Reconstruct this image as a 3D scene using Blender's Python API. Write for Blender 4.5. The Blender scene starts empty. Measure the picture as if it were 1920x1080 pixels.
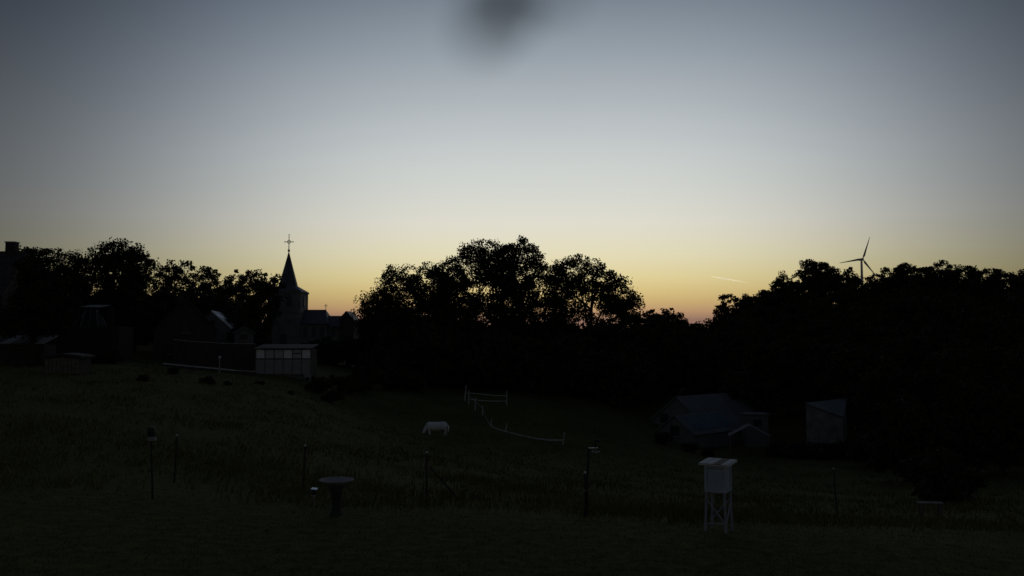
import bpy, math, random
import numpy as np
from mathutils import Vector, Matrix

R = math.radians
scene = bpy.context.scene
col = scene.collection

# ------------------------------------------------------------------ camera
F = 1650.0                       # focal length in pixels of a 1920 wide frame
PITCH = math.atan(100.0 / F)     # horizon lies 100 px below the frame centre
CAM = Vector((0, 0, 3.8))
cd = bpy.data.cameras.new('camera')
cd.sensor_width = 36.0
cd.lens = 36.0 * F / 1920.0
cd.clip_start = 0.02
cd.clip_end = 100000
cd.dof.use_dof = True
cd.dof.focus_distance = 45.0
cd.dof.aperture_fstop = 3.1
cam = bpy.data.objects.new('camera', cd)
col.objects.link(cam)
cam.location = CAM
cam.rotation_euler = (math.pi / 2 + PITCH, 0, 0)
scene.camera = cam

# ------------------------------------------------------------------ world, sun, exposure
SUN_AZ = R(2.6)
SUN_EL = R(-0.8)                 # just below the horizon: only the high vapour trail is still in sunlight
world = bpy.data.worlds.new('World')
scene.world = world
world.use_nodes = True
wn, wl = world.node_tree.nodes, world.node_tree.links
wn.clear()


def lin(c):
    return tuple((v / 255 / 12.92) if v <= 10 else (((v / 255 + .055) / 1.055) ** 2.4) for v in c)


def wmath(op, a, b=None, c=None, clamp=False):
    n = wn.new('ShaderNodeMath')
    n.operation = op
    n.use_clamp = clamp
    for i, v in enumerate((a, b, c)):
        if v is None:
            continue
        if isinstance(v, (int, float)):
            n.inputs[i].default_value = v
        else:
            wl.new(v, n.inputs[i])
    return n.outputs[0]


tc = wn.new('ShaderNodeTexCoord')
nrm = wn.new('ShaderNodeVectorMath'); nrm.operation = 'NORMALIZE'
wl.new(tc.outputs['Generated'], nrm.inputs[0])
sep = wn.new('ShaderNodeSeparateXYZ')
wl.new(nrm.outputs[0], sep.inputs[0])
elev = wmath('ARCSINE', sep.outputs['Z'])
ramp_in = wmath('DIVIDE', elev, math.pi / 2, clamp=True)
ramp_sq = wmath('POWER', ramp_in, 0.5)            # more of the ramp near the horizon
SKY = [  # (pixel row in the column above the sun, sRGB there)
    (640, (112, 90, 88)), (600, (150, 117, 101)), (583, (188, 151, 112)), (565, (205, 176, 119)), (545, (218, 195, 134)),
    (520, (226, 211, 156)), (480, (229, 221, 185)), (420, (226, 223, 209)), (370, (216, 218, 210)),
    (310, (206, 211, 209)), (250, (193, 199, 201)), (170, (173, 180, 186)), (100, (152, 162, 171)), (0, (123, 134, 146))]
stops = []
for y, c in SKY:
    e = math.atan((540 - y) / F) + PITCH
    stops.append((math.sqrt(max(e, 0) / (math.pi / 2)), lin(c)))
stops += [(math.sqrt(35 / 90), lin((92, 104, 122))), (math.sqrt(55 / 90), lin((66, 78, 98))), (1.0, lin((50, 60, 80)))]
cr = wn.new('ShaderNodeValToRGB')
wl.new(ramp_sq, cr.inputs[0])
els = cr.color_ramp.elements
while len(els) < len(stops):
    els.new(0.5)
for el, (p, c) in zip(els, sorted(stops)):
    el.position = min(p, 1.0)
    el.color = (*c, 1)
az = wmath('ARCTAN2', sep.outputs['X'], sep.outputs['Y'])
daz = wmath('ABSOLUTE', wmath('SUBTRACT', az, R(2.2)))
q = wmath('DIVIDE', daz, R(25.0))
qe = wmath('MULTIPLY_ADD', wmath('MAXIMUM', elev, 0.0), -1.15, -0.87)
glow = wmath('EXPONENT', wmath('MULTIPLY', wmath('POWER', q, 3.0), qe))
glow = wmath('MULTIPLY_ADD', glow, 0.88, 0.12)
hi = wmath('MULTIPLY', wmath('SUBTRACT', elev, R(24)), 1 / R(45), clamp=True)
glow = wmath('ADD', wmath('MULTIPLY', glow, wmath('SUBTRACT', 1.0, hi)), wmath('MULTIPLY', hi, 0.35))
sky_tex = wn.new('ShaderNodeTexSky')
sky_tex.sky_type = 'NISHITA'
sky_tex.sun_disc = False
sky_tex.sun_elevation = SUN_EL
sky_tex.sun_rotation = SUN_AZ
tint = wn.new('ShaderNodeMixRGB')          # away from the glow the sky turns bluer
tint.inputs[1].default_value = (.91, .97, 1.12, 1)
tint.inputs[2].default_value = (1, 1, 1, 1)
wl.new(glow, tint.inputs[0])
tm = wn.new('ShaderNodeMixRGB'); tm.blend_type = 'MULTIPLY'; tm.inputs[0].default_value = 1.0
wl.new(cr.outputs[0], tm.inputs[1]); wl.new(tint.outputs[0], tm.inputs[2])
grad = wn.new('ShaderNodeVectorMath'); grad.operation = 'SCALE'
wl.new(tm.outputs[0], grad.inputs[0]); wl.new(glow, grad.inputs['Scale'])
bg1 = wn.new('ShaderNodeBackground'); wl.new(grad.outputs[0], bg1.inputs[0]); bg1.inputs[1].default_value = 0.97
bg2 = wn.new('ShaderNodeBackground'); wl.new(sky_tex.outputs[0], bg2.inputs[0]); bg2.inputs[1].default_value = 0.004
add = wn.new('ShaderNodeAddShader'); wl.new(bg1.outputs[0], add.inputs[0]); wl.new(bg2.outputs[0], add.inputs[1])
wo = wn.new('ShaderNodeOutputWorld'); wl.new(add.outputs[0], wo.inputs[0])

sl = bpy.data.lights.new('sun', 'SUN')
sl.energy = 3.0
sl.angle = R(0.5)
sl.color = (1.0, 0.86, 0.62)
sun = bpy.data.objects.new('sun', sl)
col.objects.link(sun)
sdir = Vector((math.sin(SUN_AZ) * math.cos(SUN_EL), math.cos(SUN_AZ) * math.cos(SUN_EL), math.sin(SUN_EL)))
sun.rotation_euler = sdir.to_track_quat('Z', 'Y').to_euler()

vs = scene.view_settings
vs.view_transform = 'Standard'
vs.look = 'None'
vs.exposure = 0.0
vs.gamma = 1.0
vs.use_curve_mapping = False
scene.cycles.max_bounces = 5
scene.cycles.diffuse_bounces = 3

# ------------------------------------------------------------------ helpers
UP = Vector((0, -math.sin(PITCH), math.cos(PITCH)))
FW = Vector((0, math.cos(PITCH), math.sin(PITCH)))


def P(px, py, Y):
    """point at forward distance Y seen at photo pixel (px, py)"""
    d = Vector((1, 0, 0)) * ((px - 960) / F) + UP * ((540 - py) / F) + FW
    return CAM + d * (Y / d.y)


def X(px, Y):
    return P(px, 640, Y).x


MATS = {}


def mat(name, c, rough=0.8, var=0.25, scale=3.0, metal=0.0, bump=0.0, spec=0.3, trans=0.0):
    if name in MATS:
        return MATS[name]
    m = bpy.data.materials.new(name)
    m.use_nodes = True
    nt = m.node_tree
    b = nt.nodes['Principled BSDF']
    b.inputs['Roughness'].default_value = rough
    b.inputs['Metallic'].default_value = metal
    b.inputs['Specular IOR Level'].default_value = spec
    t = nt.nodes.new('ShaderNodeTexCoord')
    n = nt.nodes.new('ShaderNodeTexNoise')
    n.inputs['Scale'].default_value = scale
    n.inputs['Detail'].default_value = 5
    nt.links.new(t.outputs['Object'], n.inputs['Vector'])
    r = nt.nodes.new('ShaderNodeValToRGB')
    r.color_ramp.elements[0].position = .3
    r.color_ramp.elements[1].position = .7
    r.color_ramp.elements[0].color = (*[v * (1 - var) for v in c], 1)
    r.color_ramp.elements[1].color = (*[min(v * (1 + var), .9) for v in c], 1)
    nt.links.new(n.outputs['Fac'], r.inputs[0])
    nt.links.new(r.outputs[0], b.inputs['Base Color'])
    if bump:
        bn = nt.nodes.new('ShaderNodeBump')
        bn.inputs['Strength'].default_value = bump
        bn.inputs['Distance'].default_value = .05
        nt.links.new(n.outputs['Fac'], bn.inputs['Height'])
        nt.links.new(bn.outputs[0], b.inputs['Normal'])
    MATS[name] = m
    return m


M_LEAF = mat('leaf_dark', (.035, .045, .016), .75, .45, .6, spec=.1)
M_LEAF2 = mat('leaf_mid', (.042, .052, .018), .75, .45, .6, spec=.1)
M_BARK = mat('bark', (.06, .045, .032), .9, .35, 4, bump=.3)
M_LAWN = mat('lawn_blade', (.055, .062, .015), .7, .35, .8, spec=.1)
M_MEAD = mat('meadow_blade', (.15, .138, .045), .8, .4, .35, spec=.1)
M_STONE = mat('tower_stone', (.2, .195, .185), .9, .25, .7, bump=.2)
M_SLATE = mat('slate', (.09, .09, .1), .6, .25, 1.2)
M_TILE = mat('dark_tile', (.06, .05, .046), .75, .3, 1.5)
M_PALE = mat('pale_sheet', (.78, .79, .8), .45, .1, 1.0)
M_BRICK = mat('brick', (.07, .055, .048), .9, .25, 2)
M_REND = mat('grey_render', (.17, .165, .155), .9, .15, 1)
M_WHITE = mat('white_paint', (.84, .84, .84), .6, .1, 2)
M_OLDW = mat('weathered_white', (.45, .5, .56), .7, .15, 4)
M_WOOD = mat('grey_wood', (.16, .14, .11), .85, .3, 3)
M_DARKW = mat('dark_wood', (.05, .042, .035), .85, .3, 4)
M_GLASS = mat('window_glass', (.03, .035, .04), .12, .1, 1, spec=.5)
M_STEEL = mat('galvanised', (.35, .36, .37), .45, .15, 8, metal=.6)
M_BLACK = mat('black_plastic', (.025, .025, .027), .5, .1, 5)
M_CONC = mat('cast_concrete', (.3, .29, .27), .9, .2, 9, bump=.15)
M_BLUE = mat('blue_sheet', (.09, .13, .15), .8, .15, .8)
M_GREYSHEET = mat('grey_sheet', (.14, .14, .135), .85, .2, .6)
M_TAPE = mat('white_tape', (.7, .7, .68), .6, .05, 5)
M_TURB = mat('turbine_coat', (.5, .5, .5), .5, .05, .1)
M_IRON = mat('wrought_iron', (.05, .05, .05), .5, .2, 4)
M_PONY = mat('pale_coat', (.8, .78, .74), .85, .12, 3)


class MB:
    def __init__(s):
        s.v = []
        s.f = []

    def add(s, vs_, fs):
        o = len(s.v)
        s.v += [tuple(v) for v in vs_]
        s.f += [tuple(i + o for i in f) for f in fs]
        return s

    def box(s, c, d, rz=0.0):
        hx, hy, hz = d[0] / 2, d[1] / 2, d[2] / 2
        cs, sn = math.cos(rz), math.sin(rz)
        pts = []
        for z in (-hz, hz):
            for x, y in ((-hx, -hy), (hx, -hy), (hx, hy), (-hx, hy)):
                pts.append((c[0] + x * cs - y * sn, c[1] + x * sn + y * cs, c[2] + z))
        return s.add(pts, [(3, 2, 1, 0), (4, 5, 6, 7), (0, 1, 5, 4), (1, 2, 6, 5), (2, 3, 7, 6), (3, 0, 4, 7)])

    def tube(s, pts, rad, n=6, caps=True):
        pts = [Vector(p) for p in pts]
        if not isinstance(rad, (list, tuple)):
            rad = [rad] * len(pts)
        ring = []
        for i, p in enumerate(pts):
            a = pts[max(i - 1, 0)]
            b = pts[min(i + 1, len(pts) - 1)]
            d = (b - a).normalized()
            u = d.cross(Vector((0, 0, 1)) if abs(d.z) < .95 else Vector((1, 0, 0))).normalized()
            w = d.cross(u)
            ring.append([p + (u * math.cos(2 * math.pi * k / n) + w * math.sin(2 * math.pi * k / n)) * rad[i] for k in range(n)])
        vs_ = [v for r in ring for v in r]
        fs = []
        for i in range(len(pts) - 1):
            for k in range(n):
                fs.append((i * n + k, i * n + (k + 1) % n, (i + 1) * n + (k + 1) % n, (i + 1) * n + k))
        if caps:
            fs.append(tuple(range(n))[::-1])
            fs.append(tuple(range((len(pts) - 1) * n, len(pts) * n)))
        return s.add(vs_, fs)

    def lathe(s, prof, n=24, c=(0, 0, 0)):
        vs_ = []
        for r, z in prof:
            for k in range(n):
                a = 2 * math.pi * k / n
                vs_.append((c[0] + r * math.cos(a), c[1] + r * math.sin(a), c[2] + z))
        fs = []
        for i in range(len(prof) - 1):
            for k in range(n):
                fs.append((i * n + k, i * n + (k + 1) % n, (i + 1) * n + (k + 1) % n, (i + 1) * n + k))
        fs.append(tuple(range(n))[::-1])
        fs.append(tuple(range((len(prof) - 1) * n, len(prof) * n)))
        return s.add(vs_, fs)

    def slab(s, quad, t):
        """a plate of thickness t hanging below the four given corners"""
        q = [Vector(p) for p in quad]
        n = (q[1] - q[0]).cross(q[2] - q[0]).normalized()
        if n.z < 0:
            n = -n
        lo = [p - n * t for p in q]
        return s.add(q + lo, [(0, 1, 2, 3), (7, 6, 5, 4), (0, 4, 5, 1), (1, 5, 6, 2), (2, 6, 7, 3), (3, 7, 4, 0)])

    def build(s, name, m, parent=None, smooth=False):
        me = bpy.data.meshes.new(name)
        me.from_pydata(s.v, [], s.f)
        me.materials.append(m)
        if smooth:
            me.polygons.foreach_set('use_smooth', [True] * len(me.polygons))
        me.update()
        o = bpy.data.objects.new(name, me)
        col.objects.link(o)
        if parent is not None:
            o.parent = parent
        return o


def tag(o, label=None, cat=None, group=None, kind=None):
    if label:
        o['label'] = label
    if cat:
        o['category'] = cat
    if group:
        o['group'] = group
    if kind:
        o['kind'] = kind
    return o


def thing(name, label, cat, loc=(0, 0, 0), rz=0.0, group=None):
    o = bpy.data.objects.new(name, None)
    o.empty_display_size = .2
    col.objects.link(o)
    o.location = loc
    o.rotation_euler = (0, 0, rz)
    return tag(o, label, cat, group)


def copy_tree(o, parent=None):
    c = o.copy()
    col.objects.link(c)
    c.parent = parent
    for ch in list(o.children):
        copy_tree(ch, c)
    return c


# ------------------------------------------------------------------ ground
COLS = [-2600, -600, 0, 300, 530, 700, 820, 960, 1100, 1340, 1560, 1900, 2600, 4500]
ROWS = [
    (1,     [0] * 14),
    (14,    [.3, .3, .15, .05, 0, 0, 0, 0, 0, 0, 0, -.1, -.2, 0]),
    (19.5,  [.4, .4, .2, .08, 0, 0, 0, 0, 0, -.05, -.1, -.3, -.4, 0]),
    (24,    [.4, .4, .25, .02, -.3, -.4, -.45, -.55, -.65, -.7, -.8, -.8, -.8, 0]),
    (28,    [.5, .5, .3, -.05, -.5, -.7, -.8, -1.0, -1.2, -1.5, -1.6, -1.3, -1.2, 0]),
    (40,    [.8, .8, .6, .1, -.5, -1.3, -1.9, -2.4, -2.8, -3.1, -3.2, -2.7, -2, 0]),
    (60,    [1.5, 1.4, 1.1, .5, -.6, -2.3, -3.6, -4.2, -4.7, -5.6, -5.7, -5, -4, 0]),
    (80,    [2, 2, 1.8, 1.1, -.2, -2.9, -4.9, -5.0, -5.9, -7.3, -7.4, -6, -5, 0]),
    (100,   [3, 3, 2.5, 1.4, .1, -1.5, -2.9, -3.0, -4.9, -8.3, -8.2, -6, -5, 0]),
    (130,   [4, 4, 3.5, 2.2, 1.2, -1.3, -2, -2.5, -3.2, -6, -4.5, -3, -3, 0]),
    (180,   [5, 5, 5, 3.5, 3.0, .5, -.5, -1, -2, -2.5, 1, 1, 1, 0]),
    (250,   [7, 7, 7, 5, 4, 2, 1, 0, -2, -1, 7, 6, 5, 0]),
    (400,   [8, 8, 8, 6, 5, 4, 3, 3, 3, 4, 14, 14, 12, 3]),
    (1100,  [10, 10, 10, 9, 8, 8, 8, 8, 8, 9, 26, 30, 25, 8]),
    (2600,  [10] * 14),
]
CAZ = [math.atan((c - 960) / F) for c in COLS]
NA, NR = 361, 240
az_g = np.linspace(-math.pi, math.pi, NA)
lr_g = np.linspace(math.log(1), math.log(2600), NR)
tab = np.array([[v for v in r[1]] for r in ROWS], float)
row_a = np.array([np.interp(az_g, CAZ, t) for t in tab])
HT = np.array([np.interp(lr_g, [math.log(r[0]) for r in ROWS], row_a[:, i]) for i in range(NA)])   # [az, lr]
for _ in range(3):
    HT = (np.roll(HT, 1, 0) + 2 * HT + np.roll(HT, -1, 0)) / 4
    h2 = HT.copy()
    h2[:, 1:-1] = (HT[:, :-2] + 2 * HT[:, 1:-1] + HT[:, 2:]) / 4
    HT = h2


def H(x, y):
    r = max(math.hypot(x, y), 1.0)
    a = (math.atan2(x, y) + math.pi) / (2 * math.pi) * (NA - 1)
    l = math.log(r) / math.log(2600) * (NR - 1)
    i, j = min(int(a), NA - 2), min(int(l), NR - 2)
    fa, fl = a - i, min(l - j, 1)
    z = (HT[i, j] * (1 - fa) + HT[i + 1, j] * fa) * (1 - fl) + (HT[i, j + 1] * (1 - fa) + HT[i + 1, j + 1] * fa) * fl
    if 26 < r < 110:                                   # tussocky unevenness of the meadow
        z += .05 * math.sin(x * .9 + 1.3 * math.sin(y * .31)) * math.sin(y * .53 + x * .2) * min((r - 26) / 10, 1)
    return float(z)


def Hpx(px, Y):
    return H(X(px, Y), Y)


def make_ground():
    na, nr = 300, 230
    # finer in the direction the camera looks
    aa = np.concatenate([np.linspace(-math.pi, -.75, 30, endpoint=False), np.linspace(-.75, .75, na - 60, endpoint=False),
                         np.linspace(.75, math.pi, 30, endpoint=False)])
    rr = np.concatenate([np.geomspace(1.0, 12, 12, endpoint=False), np.geomspace(12, 140, 150, endpoint=False), np.geomspace(140, 2600, nr - 162)])
    v = [(0, 0, 0)]
    for r in rr:
        for a in aa:
            x, y = r * math.sin(a), r * math.cos(a)
            v.append((x, y, H(x, y)))
    n = len(aa)
    f = [(0, 1 + (k + 1) % n, 1 + k) for k in range(n)]
    for i in range(len(rr) - 1):
        for k in range(n):
            f.append((1 + i * n + k, 1 + i * n + (k + 1) % n, 1 + (i + 1) * n + (k + 1) % n, 1 + (i + 1) * n + k))
    me = bpy.data.meshes.new('ground')
    me.from_pydata(v, [], f)
    me.polygons.foreach_set('use_smooth', [True] * len(me.polygons))
    m = bpy.data.materials.new('ground_turf')
    m.use_nodes = True
    nt = m.node_tree
    b = nt.nodes['Principled BSDF']
    b.inputs['Roughness'].default_value = .95
    b.inputs['Specular IOR Level'].default_value = .05
    t = nt.nodes.new('ShaderNodeTexCoord')
    n1 = nt.nodes.new('ShaderNodeTexNoise'); n1.inputs['Scale'].default_value = .16; n1.inputs['Detail'].default_value = 7
    n2 = nt.nodes.new('ShaderNodeTexNoise'); n2.inputs['Scale'].default_value = 3.2; n2.inputs['Detail'].default_value = 8
    for q_ in (n1, n2):
        nt.links.new(t.outputs['Object'], q_.inputs['Vector'])
    r1 = nt.nodes.new('ShaderNodeValToRGB')
    r1.color_ramp.elements[0].position = .32; r1.color_ramp.elements[0].color = (.082, .083, .02, 1)
    r1.color_ramp.elements[1].position = .68; r1.color_ramp.elements[1].color = (.13, .122, .038, 1)
    nt.links.new(n1.outputs['Fac'], r1.inputs[0])
    mx = nt.nodes.new('ShaderNodeMixRGB'); mx.blend_type = 'MULTIPLY'; mx.inputs[0].default_value = .7
    r2 = nt.nodes.new('ShaderNodeValToRGB')
    r2.color_ramp.elements[0].position = .3; r2.color_ramp.elements[0].color = (.35, .35, .3, 1)
    r2.color_ramp.elements[1].position = .7; r2.color_ramp.elements[1].color = (1, 1, .95, 1)
    nt.links.new(n2.outputs['Fac'], r2.inputs[0])
    nt.links.new(r1.outputs[0], mx.inputs[1]); nt.links.new(r2.outputs[0], mx.inputs[2])
    nt.links.new(mx.outputs[0], b.inputs['Base Color'])
    bn = nt.nodes.new('ShaderNodeBump'); bn.inputs['Strength'].default_value = .6; bn.inputs['Distance'].default_value = .1
    nt.links.new(n2.outputs['Fac'], bn.inputs['Height']); nt.links.new(bn.outputs[0], b.inputs['Normal'])
    me.materials.append(m)
    o = bpy.data.objects.new('ground', me)
    col.objects.link(o)
    tag(o, kind='structure')


make_ground()


def blades(name, label, n, r0, r1, h0, h1, w, m, seed, per=1, patch=None):
    rng = np.random.default_rng(seed)
    vs_, fs = [], []
    cnt = 0
    while cnt < n:
        a = rng.uniform(-.62, .62)
        r = math.exp(rng.uniform(math.log(r0), math.log(r1)))
        x, y = r * math.sin(a), r * math.cos(a)
        if patch and not patch(x, y, r, a, rng):
            continue
        cnt += 1
        z = H(x, y) - .01
        hh = rng.uniform(h0, h1)
        for _ in range(per):
            ph = rng.uniform(0, 2 * math.pi)
            lean = rng.uniform(.1, .7) * hh
            bx, by = x + rng.normal(0, .05 * per), y + rng.normal(0, .05 * per)
            dx, dy = math.cos(ph), math.sin(ph)
            o = len(vs_)
            ww = w * rng.uniform(.6, 1.4) * (.6 + r / 40)
            hb = hh * rng.uniform(.6, 1.1)
            vs_ += [(bx - dy * ww, by + dx * ww, z), (bx + dy * ww, by - dx * ww, z),
                    (bx + dx * lean * .4 + dy * ww * .7, by + dy * lean * .4 - dx * ww * .7, z + hb * .6),
                    (bx + dx * lean, by + dy * lean, z + hb)]
            fs += [(o, o + 1, o + 2), (o, o + 2, o + 3)]
    mb = MB()
    mb.v, mb.f = vs_, fs
    o = mb.build(name, m)
    tag(o, label, 'grass', kind='stuff')


def lawn_edge(a):
    # distance from the camera at which the mown lawn ends
    px = 960 + math.tan(a) * F
    return float(np.interp(px, [0, 300, 640, 880, 1100, 1300, 1600, 1900], [25, 23.6, 21.6, 20.4, 19.3, 19.2, 22, 26]))


blades('lawn_grass', 'short mown dark grass of the near lawn', 42000, 12.5, 26, .02, .055, .006, M_LAWN, 3, 1,
       lambda x, y, r, a, g: r < lawn_edge(a))


def meadow_patch(x, y, r, a, g):
    if r < lawn_edge(a) + .1:
        return False
    return math.sin(x * .7 + 2 * math.sin(y * .23)) + math.sin(y * .6 + x * .35) + g.uniform(-1.6, 1.6) > -.6


blades('meadow_grass', 'rough tussocky grass of the sloping meadow beyond the lawn', 15000, 19, 100, .08, .3, .012, M_MEAD, 5, 4, meadow_patch)


# ------------------------------------------------------------------ trees
def crown_mesh(name, lobes, leaf, depth, seed, m, clump=.9):
    """lobes: (cx, cy, cz, rx, ry, rz) local metres. Leaf clumps fill the outer part of every lobe."""
    rng = np.random.default_rng(seed)
    ce = []
    allv = []
    for (cx, cy, cz, rx, ry, rz) in lobes:
        area = math.pi * rx * rz
        eff = leaf * leaf * .42
        n_leaf = int(area * depth * 1.9 / eff)
        per = 60
        nc = max(int(n_leaf / per), 8)
        d = rng.normal(size=(nc, 3))
        d /= np.linalg.norm(d, axis=1)[:, None]
        rad = .45 + .55 * rng.random(nc) ** .6
        bump_ = 1 + .16 * np.sin(d[:, 0] * 5 + cx) * np.sin(d[:, 2] * 6 + cz) + rng.normal(0, .05, nc)
        c = np.array([cx, cy, cz]) + d * np.array([rx, ry, rz]) * (rad * bump_)[:, None]
        ce.append(c)
        cl = clump * rng.uniform(.55, 1.25, nc)
        off = np.clip(rng.normal(size=(nc, per, 3)), -1.5, 1.5) * cl[:, None, None] * np.array([.55, .55, .42])
        p = (c[:, None, :] + off).reshape(-1, 3)
        allv.append(p)
    p = np.concatenate(allv)
    n = len(p)
    u = rng.normal(size=(n, 3)); u /= np.linalg.norm(u, axis=1)[:, None]
    w = rng.normal(size=(n, 3)); w -= (w * u).sum(1)[:, None] * u; w /= np.linalg.norm(w, axis=1)[:, None]
    s_ = leaf * rng.uniform(.6, 1.4, n)[:, None]
    quad = np.stack([p - u * s_ * .62, p + w * s_ * .34, p + u * s_ * .62, p - w * s_ * .34], 1).reshape(-1, 3)
    me = bpy.data.meshes.new(name)
    me.vertices.add(4 * n); me.loops.add(4 * n); me.polygons.add(n)
    me.vertices.foreach_set('co', quad.astype(np.float32).ravel())
    me.loops.foreach_set('vertex_index', np.arange(4 * n, dtype=np.int32))
    me.polygons.foreach_set('loop_start', np.arange(0, 4 * n, 4, dtype=np.int32))
    me.materials.append(m)
    me.update(calc_edges=True)
    return me, ce


def trunk_mesh(lobes, ce, h0, tr, seed):
    rnd = random.Random(seed)
    mb = MB()
    cx = sum(l[0] for l in lobes) / len(lobes)
    top = max(l[2] + .3 * l[5] for l in lobes)
    fork = max(min(l[2] - .55 * l[5] for l in lobes), .12 * top)
    fork = min(fork, .45 * top)
    pts = [(0, 0, -.5), (.05, 0, fork * .5), (cx * .15, 0, fork), (cx * .6, .3, (fork + top) / 2), (cx, .2, top)]
    mb.tube(pts, [tr * 1.35, tr, tr * .85, tr * .45, tr * .1], 8)
    for l, c in zip(lobes, ce):
        # a limb to each lobe, twigs from the limb out to some of its clumps
        s0 = Vector((cx * .15, 0, fork)) * (1) if rnd.random() < .6 else Vector((cx * .5, .2, (fork * .6 + top * .4)))
        e = Vector((l[0], l[1], l[2]))
        mid = s0.lerp(e, .5) + Vector((rnd.uniform(-.6, .6), rnd.uniform(-.6, .6), rnd.uniform(0, .8)))
        mb.tube([s0, mid, e], [tr * .5, tr * .34, tr * .2], 6)
        for _ in range(9):
            t = Vector(c[rnd.randrange(len(c))])
            a = mid.lerp(e, rnd.uniform(.1, 1))
            m_ = a.lerp(t, .55) + Vector((rnd.uniform(-.3, .3), rnd.uniform(-.3, .3), rnd.uniform(-.1, .5)))
            mb.tube([a, m_, t], [tr * .17, tr * .11, tr * .03], 4, caps=False)
    return mb


def tree(name, label, loc, lobes, leaf=.28, depth=2.6, seed=1, m=None, tr=.35, cat='tree', group=None, clump=.9):
    t = thing(name, label, cat, loc, 0, group)
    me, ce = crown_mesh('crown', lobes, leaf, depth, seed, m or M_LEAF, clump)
    o = bpy.data.objects.new('crown', me)
    col.objects.link(o)
    o.parent = t
    h0 = max(l[2] for l in lobes)
    trunk_mesh(lobes, ce, h0, tr, seed + 7).build('stem' if cat == 'shrub' else 'trunk', M_BARK, t, True)
    return t


def tree_px(name, label, Y, base_px, lobes_px, **k):
    """lobes_px: (px, py, radius x px, radius y px[, depth offset m]) measured in the photo, at distance Y on the ground"""
    bx = X(base_px, Y)
    bz = H(bx, Y)
    s = Y / F
    seed = k.get('seed', 1)
    rnd = random.Random(seed * 31)
    lobes = []
    for l in lobes_px:
        p = P(l[0], l[1], Y)
        dy = l[4] if len(l) > 4 else rnd.uniform(-1.5, 1.5)
        rx, rz = l[2] * s, l[3] * s
        lobes.append((p.x - bx, dy, p.z - bz, rx, (rx + rz) / 2 * .95, rz))
    return tree(name, label, (bx, Y, bz), lobes, **k)


G_C = 'tall trees behind the paddock'
tree_px('broadleaf_tree', 'broad leafy tree at the left end of the central group, nearest the church', 132, 735,
        [(712, 580, 38, 42), (752, 548, 44, 50), (740, 610, 60, 40), (690, 605, 22, 34)], leaf=.27, depth=2.9, seed=11, tr=.4, group=G_C)
tree_px('broadleaf_tree', 'dense rounded tree just left of the tallest tree in the central group', 128, 815,
        [(812, 545, 46, 46), (845, 528, 32, 40), (800, 600, 56, 45), (850, 600, 50, 50)], leaf=.27, depth=3.4, seed=12, tr=.42, group=G_C)
tree_px('broadleaf_tree', 'tallest tree of the central group, with a wide domed crown', 134, 935,
        [(900, 494, 50, 46), (942, 502, 44, 46), (974, 484, 34, 38), (1004, 508, 22, 34), (930, 556, 76, 54), (900, 610, 70, 50), (972, 572, 44, 46)],
        leaf=.27, depth=2.5, seed=13, tr=.55, group=G_C)
tree_px('broadleaf_tree', 'rounded tree at the right end of the central group with sky showing through', 130, 1105,
        [(1078, 519, 42, 40), (1120, 530, 40, 40), (1046, 535, 28, 42), (1158, 560, 38, 42), (1180, 580, 22, 32), (1060, 585, 40, 40), (1150, 600, 50, 34)],
        leaf=.27, depth=2.3, seed=14, tr=.42, group=G_C)
tree_px('broadleaf_tree', 'thin gappy tree between the tallest tree and the right end of the central group', 140, 1020,
        [(1018, 545, 30, 40), (1010, 590, 40, 38), (1045, 590, 30, 40)], leaf=.27, depth=1.7, seed=15, tr=.3, group=G_C)

# low bushes under the central trees
SHRUB = 'dark bush in the thicket under the tall central trees'
shrub_kinds = []
for k in range(3):
    rnd = random.Random(50 + k)
    lob = [(rnd.uniform(-2.2, 2.2), rnd.uniform(-1, 1), rnd.uniform(1.4, 3.4), rnd.uniform(1.6, 2.4), rnd.uniform(1.4, 2), rnd.uniform(1.4, 2.2)) for _ in range(5)]
    shrub_kinds.append(lob)


def scatter(kinds, name, cat, spots, label, group, leaf, depth, seed, tr, m=None, clump=.8):
    protos = {}
    for i, (px, Y, s, lab) in enumerate(spots):
        k = i % len(kinds)
        x = X(px, Y)
        loc = (x, Y, H(x, Y) - .15)
        if k not in protos:
            o = tree(name, lab or label, loc, kinds[k], leaf=leaf, depth=depth, seed=seed + k, tr=tr, cat=cat, group=group, m=m, clump=clump)
            protos[k] = o
        else:
            o = copy_tree(protos[k])
            o.location = loc
            o['label'] = lab or label
        o.rotation_euler = (0, 0, (i * 2.4) % 6.28)
        o.scale = (s, s, s)


spots = []
rnd = random.Random(5)
for i in range(17):
    px = 772 + i * 27.5 + rnd.uniform(-8, 8)
    spots.append((px, 116 + rnd.uniform(0, 9), rnd.uniform(1.3, 1.6), None))
for i in range(12):
    px = 775 + i * 38 + rnd.uniform(-8, 8)
    spots.append((px, 138 + rnd.uniform(0, 8), rnd.uniform(1.6, 1.9), None))
spots += [(700, 122, .8, None), (725, 118, .9, None), (748, 124, 1.0, None), (735, 112, .8, None)]
scatter(shrub_kinds, 'bush', 'shrub', spots, SHRUB, 'thicket under the central trees', .36, 3.2, 60, .1)

scatter(shrub_kinds, 'bush', 'shrub', [(592, 136, .66, None), (612, 140, .75, None), (634, 137, .8, None), (655, 141, .85, None), (676, 138, .9, None)],
        'dark bush below the nave of the church', 'bushes below the church', .36, 3.2, 64, .1)

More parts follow.
